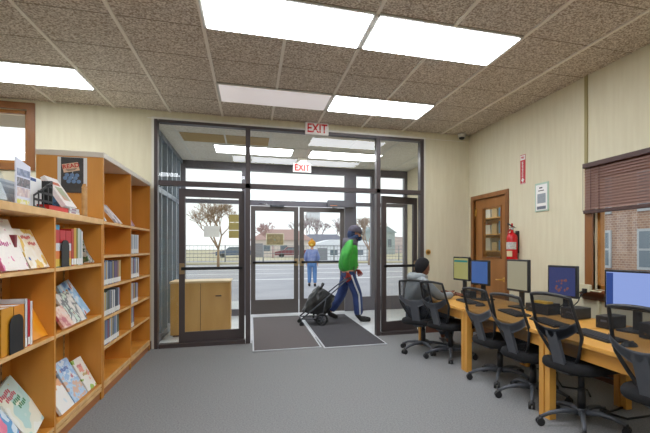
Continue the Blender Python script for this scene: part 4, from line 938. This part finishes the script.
# --- person outside
P3 = thing('person', 'person outside in a blue jacket and orange-yellow hat seen through the glass', 'person', (1.94, 15.3, -.02), R(80))
Q = dict(pelvis=(0, 0, .78), waist=(0, 0, .9), chest=(0, 0, 1.08), neck=(0, 0, 1.24), head=(.0, 0, 1.32), sr=(0, -.15, 1.17), er=(-.02, -.22, .95), hr=(.06, -.18, .8), sl=(0, .15, 1.17), el=(-.02, .22, .95), hl=(.06, .18, .8),
         pr=(0, -.08, .76), kr=(.04, -.09, .42), ar=(-.05, -.1, .07), pl=(0, .08, .76), kl=(.05, .08, .42), al=(.08, .09, .07))
skin('body', [Q[k] for k in seq], [(idx[a], idx[c]) for a, c in ED], [rad[k]*.88 for k in seq], M_skin, P3)
Q['hem'] = (0, 0, .75); Q['cr'] = (.05, -.18, .83); Q['cl'] = (.05, .18, .83)
sub(['chest', 'waist', 'hem', 'sr', 'er', 'cr', 'sl', 'el', 'cl', 'neck'], [('chest', 'waist'), ('waist', 'hem'), ('chest', 'sr'), ('sr', 'er'), ('er', 'cr'), ('chest', 'sl'), ('sl', 'el'), ('el', 'cl'), ('chest', 'neck')],
    dict(chest=.16, waist=.16, hem=.17, sr=.08, er=.065, cr=.045, sl=.08, el=.065, cl=.045, neck=.08), 'coat', mat('blue_coat', '6f80b4', .8, noise='8e97bd', scale=12), Q, P3)
Q['cuffr'] = (-.04, -.1, .1); Q['cuffl'] = (.075, .09, .1)
sub(['pelvis', 'pr', 'kr', 'cuffr', 'pl', 'kl', 'cuffl'], [('pelvis', 'pr'), ('pr', 'kr'), ('kr', 'cuffr'), ('pelvis', 'pl'), ('pl', 'kl'), ('kl', 'cuffl')], dict(pelvis=.12, pr=.1, kr=.075, cuffr=.06, pl=.1, kl=.075, cuffl=.06), 'jeans', mat('blue_jeans', '5d84b8', .8), Q, P3)
shoe('shoe', (-.08, -.1, .01), (.12, -.1, .01), M_boot, P3); shoe('shoe', (.05, .09, .01), (.25, .09, .01), M_boot, P3)
head(P3, (.01, 0, 1.38), .085, 0, 0, M_skin)
b = MB(); b.sphere((0, 0, .03), .125, sc=(1, 1, .95), u=20, v=14, m=mat('orange_hat', 'd99a2b', .9, noise='c08420', scale=30)); b.sphere((-.105, 0, .0), .05, sc=(.4, 1, .8), m=mat('yellow_patch', 'f0cf60', .8)); b.sphere((0, 0, .16), .035, m=mat('orange_hat', '')); b.build('hat', None, P3, (.0, 0, 1.40))
for s_ in (-1, 1): glove('hand', M_skin, P3, (.055, s_*.18, .81), (.2, 0, -1), (0, -s_, 0), s_, 15)

# ============================================================ BACK ROOM AND OUTDOORS
o = thing('bookcase', 'tan shelving with papers seen through the brown door pane', 'bookcase', (4.17, 6.75, 0), 0)
b = MB().box(0, .3, 0, .02, 0, 2.2).box(0, .3, 1.98, 2, 0, 2.2).box(.28, .3, 0, 2, 0, 2.2)
b.build('carcass', mat('tan_shelf', 'd9a860', .5), o)
for zz in (.05, .45, .85, 1.2, 1.5, 1.8, 2.15): MB().box(0, .28, .02, 1.98, zz, zz+.02).build('shelf_board', mat('tan_shelf', ''), o)
k = 0
for zz in (.87, 1.22, 1.52, 1.82):
    for j in range(8):
        k += 1; bb = MB().box(0, .2, 0, .17, 0, random.uniform(.14, .24)).build('storage_box', mat('box_' + str(j % 5), ['e8e6e0', '5f8fb8', 'c8b088', 'dcdcd8', 'c05a4a'][j % 5], .6), None, (0, 0, 0))
        bb.location = Vector((4.17, 6.75, 0)) + Matrix.Rotation(0, 3, 'Z') @ Vector((.04, .05+j*.235, zz)); bb.location.z += .0
        tag(bb, 'small box or binder on the back-room shelving seen through the door pane', 'box', 'boxes on the back room shelving')
# brick building beyond the right window
o = thing('brick_building', 'brick building with grey sash windows seen through the right window', 'building', (10.5, 5.0, -.05))
def brickmat():
    m = bpy.data.materials.new('brick'); m.use_nodes = True; nt = m.node_tree; bs = nt.nodes['Principled BSDF']; bs.inputs['Roughness'].default_value = .9
    tc = nt.nodes.new('ShaderNodeTexCoord'); mp = nt.nodes.new('ShaderNodeMapping'); mp.inputs['Rotation'].default_value = (R(90), 0, R(90)); br = nt.nodes.new('ShaderNodeTexBrick'); br.inputs['Scale'].default_value = 3.5
    br.inputs['Color1'].default_value = srgb('a3826c'); br.inputs['Color2'].default_value = srgb('8f7060'); br.inputs['Mortar'].default_value = srgb('b8a89a')
    sx = nt.nodes.new('ShaderNodeSeparateXYZ'); cb = nt.nodes.new('ShaderNodeCombineXYZ'); nt.links.new(tc.outputs['Object'], sx.inputs[0]); nt.links.new(sx.outputs[1], cb.inputs[0]); nt.links.new(sx.outputs[2], cb.inputs[1]); nt.links.new(cb.outputs[0], br.inputs['Vector']); nt.links.new(br.outputs[0], bs.inputs['Base Color']); return m
M_brick = brickmat()
MB().box(0, 6, 0, 14, 0, 6.0).build('wall_mass', M_brick, o)
MB().box(-.15, 6.1, -.1, 14.1, 6.0, 6.2).build('cornice', M_whitetrim, o)
for r_ in (.7, 2.35, 4.0):
    for c_ in range(7):
        f = MB().box(-.05, .0, .6+c_*1.9, 1.5+c_*1.9, r_, r_+1.15).build('window_frame', mat('grey_sash', 'a9adb0', .5), o)
        MB().box(-.06, -.05, .68+c_*1.9, 1.42+c_*1.9, r_+.08, r_+.54).box(-.06, -.05, .68+c_*1.9, 1.42+c_*1.9, r_+.6, r_+1.08).build('pane', mat('dark_pane', '6c7882', .15), f)
# ground outside
struct(MB().box(-80, 140, VY+.1, 320, -.12, -.02).build('ground', mat('pale_asphalt', 'a9a8ae', .9, noise='9a9aa2', scale=.6)), 'pale asphalt street and lot outside')
struct(MB().box(XR+.14, 30, -20, VY+.1, -.14, -.03).build('ground_side', mat('pale_asphalt', '')), 'pale ground beside the building')
struct(MB().box(-60, VX0-.1, WY+.14, VY+.1, -.12, -.02).build('ground_left', mat('pale_asphalt', '')), 'pale ground left of the vestibule')
struct(MB().box(-10, 20, VY+.1, 11.6, -.02, -.008).build('path', mat('pale_concrete', 'c9cacc', .9, noise='bfc0c2', scale=2)), 'pale concrete walk outside the doors')
b = MB()
for yy, ww in ((19, .3), (23.5, .25), (28, .35), (34, .4)): b.box(-40, 80, yy, yy+ww, -.02, -.012)
struct(b.build('road_marking', mat('white_paint', 'e2e2e4', .8)), 'white painted street lines')
struct(MB().box(-80, 140, 37, 39.5, -.02, .1).box(-80, 140, 48, 320, -.02, -.005).build('verge', mat('dry_grass', 'c2b9a2', .95, noise='b0a88c', scale=.4)), 'dry verge beyond the street')
o = thing('chain_link_fence', 'long chain-link fence across the street beyond the doors', 'fence', (-20, 40, -.02))
M_fp = mat('galvanised', '8f9296', .5, metal=.3)
for k in range(24): MB().tube((k*3.0, 0, 0), (k*3.0, 0, 1.5), .05, seg=8).build('post', M_fp, o)
b = MB()
for zz in (.1, .5, .8, 1.1, 1.45): b.tube((0, 0, zz), (69, 0, zz), .022, seg=6)
for k in range(230): b.box(k*.3, k*.3+.015, -.008, .008, 0, 1.45)
w_ = b.build('wire_panel', M_fp, o)
def bare_tree(x, y, h, lab, seed, col='8a6f62', dens=5):
    rnd = random.Random(seed); t = thing('bare_tree', lab, 'tree', (x, y, -.05)); b = MB(); tw = MB()
    def grow(p, d, l, r, n):
        q = p + d*l; (b if n > 2 else tw).tube(p, q, r, r*.65, seg=6 if n > 2 else 4)
        if n == 0: return
        for _ in range(4 if n < 4 else 3):
            nd = (d + Vector((rnd.uniform(-.75, .75), rnd.uniform(-.75, .75), rnd.uniform(-.15, .5)))).normalized(); grow(q, nd, l*rnd.uniform(.62, .82), r*.62, n-1)
    grow(Vector((0, 0, 0)), Vector((0, 0, 1)), h*.27, h*.022, dens)
    b.build('trunk', mat('bark_' + col, col, .9), t); tw.build('twigs', mat('bark_' + col, col, .9), t); return t
bare_tree(-1.9, 30, 4.6, 'bushy bare brown tree behind the left glass bay', 3, 'a08468', 6)
bare_tree(8.4, 33, 4.2, 'bare brown tree behind the right glass bay', 5, 'a08a78', 6)
bare_tree(2.6, 58, 5.5, 'bare reddish tree above the notice on the left outer door', 8, 'b09090')
for k, xx in enumerate((9.5, 13, 16.5, 20)): bare_tree(xx, 88+k*3, 8.5, ['bare tree on the low hill, leftmost seen through the right outer door', 'bare tree on the low hill, second from the left', 'bare tree on the low hill beside the dark pole', 'bare tree on the low hill behind the dark pole'][k], 20+k, 'a89a9e')
b = MB(); b.grid(lambda u, v: (-10+u*90, 100+v*60, -.1+5.0*math.sin(v*PI*.5)*(math.sin(u*PI)**.8)*(1+.12*math.sin(u*23)+.08*math.sin(u*41))), 60, 8)
struct(b.build('hills', mat('pale_hill', 'b3a49c', .95, noise='96878a', scale=.15)), 'low pale brown hill in the distance')
o = thing('utility_pole', 'thick dark green utility pole beyond the right outer door', 'pole', (7.6, 36, -.02))
MB().tube((0, 0, 0), (0, 0, 3.0), .11, m=mat('dark_green', '4c5a58', .6)).build('pole', None, o); MB().box(-.22, .22, -.2, .2, 2.85, 3.2, bev=.03).build('pole_head', mat('dark_green', ''), o)
o = thing('street_lamp', 'tall lamp post seen through the right glass bay', 'street lamp', (9.9, 27, -.02))
MB().tube((0, 0, 0), (0, 0, 2.9), .05, .04).build('pole', mat('lamp_post', '77706a', .5), o); MB().path([(0, 0, 2.85), (-.2, 0, 2.9), (-.45, 0, 2.88)], .035, m=mat('lamp_post', '')).build('arm', None, o); MB().box(-.7, -.4, -.1, .1, 2.82, 2.9, bev=.01).build('lamp_head', mat('lamp_post', ''), o)
def house(name, lab, x, y, w, d, h, wallc, roofc, rh, cat='building', nwin=3):
    o = thing(name, lab, cat, (x, y, -.05)); MB().box(0, w, 0, d, 0, h).build('wall_mass', mat('hw_' + wallc, wallc, .8), o)
    MB().prism([(-.4, h), (w+.4, h), (w*.75, h+rh), (w*.25, h+rh)], 'y', -.3, d+.3).build('roof', mat('hr_' + roofc, roofc, .8), o)
    for k in range(nwin): MB().box(w*(k+.6)/(nwin+.4), w*(k+.6)/(nwin+.4)+w*.12, -.04, 0, h*.35, h*.7).build('window_pane', M_screenoff if 0 else mat('dark_pane', ''), o)
    MB().box(w*.05, w*.05+1, -.04, 0, 0, min(2.1, h*.8)).build('door_panel', mat('hd', '8a8a90', .6), o)
    return o
house('house', 'low building with a reddish roof seen through the left outer door', .2, 66, 8, 6, 2.4, 'd9cfc8', 'c9aaa6', 1.5)
house('shed', 'long low building with a slate roof in the left outer door pane', 7.2, 78, 9, 6, 2.2, 'd6d4d2', '8f93a6', 1.4)
house('shed', 'long white low building behind the fence in the right outer door pane', 6.2, 47, 6.5, 4, 1.6, 'eef0f2', 'e9ecef', .55, nwin=2)
house('house', 'grey-blue building at the right of the hill seen through the right outer door', 20.5, 84, 6, 6, 4.2, 'a4b0b4', '98a6ac', 1.2)
o = thing('water_tower', 'pale water tower on the skyline above the left outer door notice', 'water tower', (14.2, 110, -.05))
for a in range(4): MB().tube((math.cos(a*PI/2+.7)*1.5, math.sin(a*PI/2+.7)*1.5, 0), (math.cos(a*PI/2+.7)*1.1, math.sin(a*PI/2+.7)*1.1, 7.5), .16, seg=6).build('leg', mat('tower_grey', 'd3d6db', .6), o)
MB().tube((0, 0, 7.4), (0, 0, 9.6), 1.7, m=mat('tower_grey', ''), seg=20).tube((0, 0, 9.6), (0, 0, 10.5), 1.75, .1, m=mat('tower_grey', ''), seg=20).build('tank', None, o)
def car(lab, x, y, col, rz=0):
    o = thing('car', lab, 'car', (x, y, -.02), rz)
    MB().prism([(0, .3), (0, .75), (.5, .85), (1.1, .95), (1.6, 1.38), (3.1, 1.4), (3.8, .98), (4.3, .92), (4.4, .35)], 'y', 0, 1.7, m=mat('car_' + col, col, .3)).build('body', None, o)
    MB().prism([(1.25, .98), (1.68, 1.32), (3.0, 1.34), (3.6, .99)], 'y', -.01, 1.71, m=mat('dark_pane', '')).build('side_windows', None, o)
    for wx in (.85, 3.5):
        for wy in (.0, 1.7): MB().tube((wx, wy-.1, .31), (wx, wy+.1, .31), .31, m=M_black, seg=16).build('wheel', None, o)
    return o
car('maroon car parked far behind the fence, seen in the left door pane', 3.0, 61, '7a3f48'); car('dark grey car parked far behind the fence, right of the maroon one', 8.2, 61.4, '3d424c'); car('blue-grey car parked far behind the fence, seen through the left glass bay', -4.2, 61.2, '5a6c88')
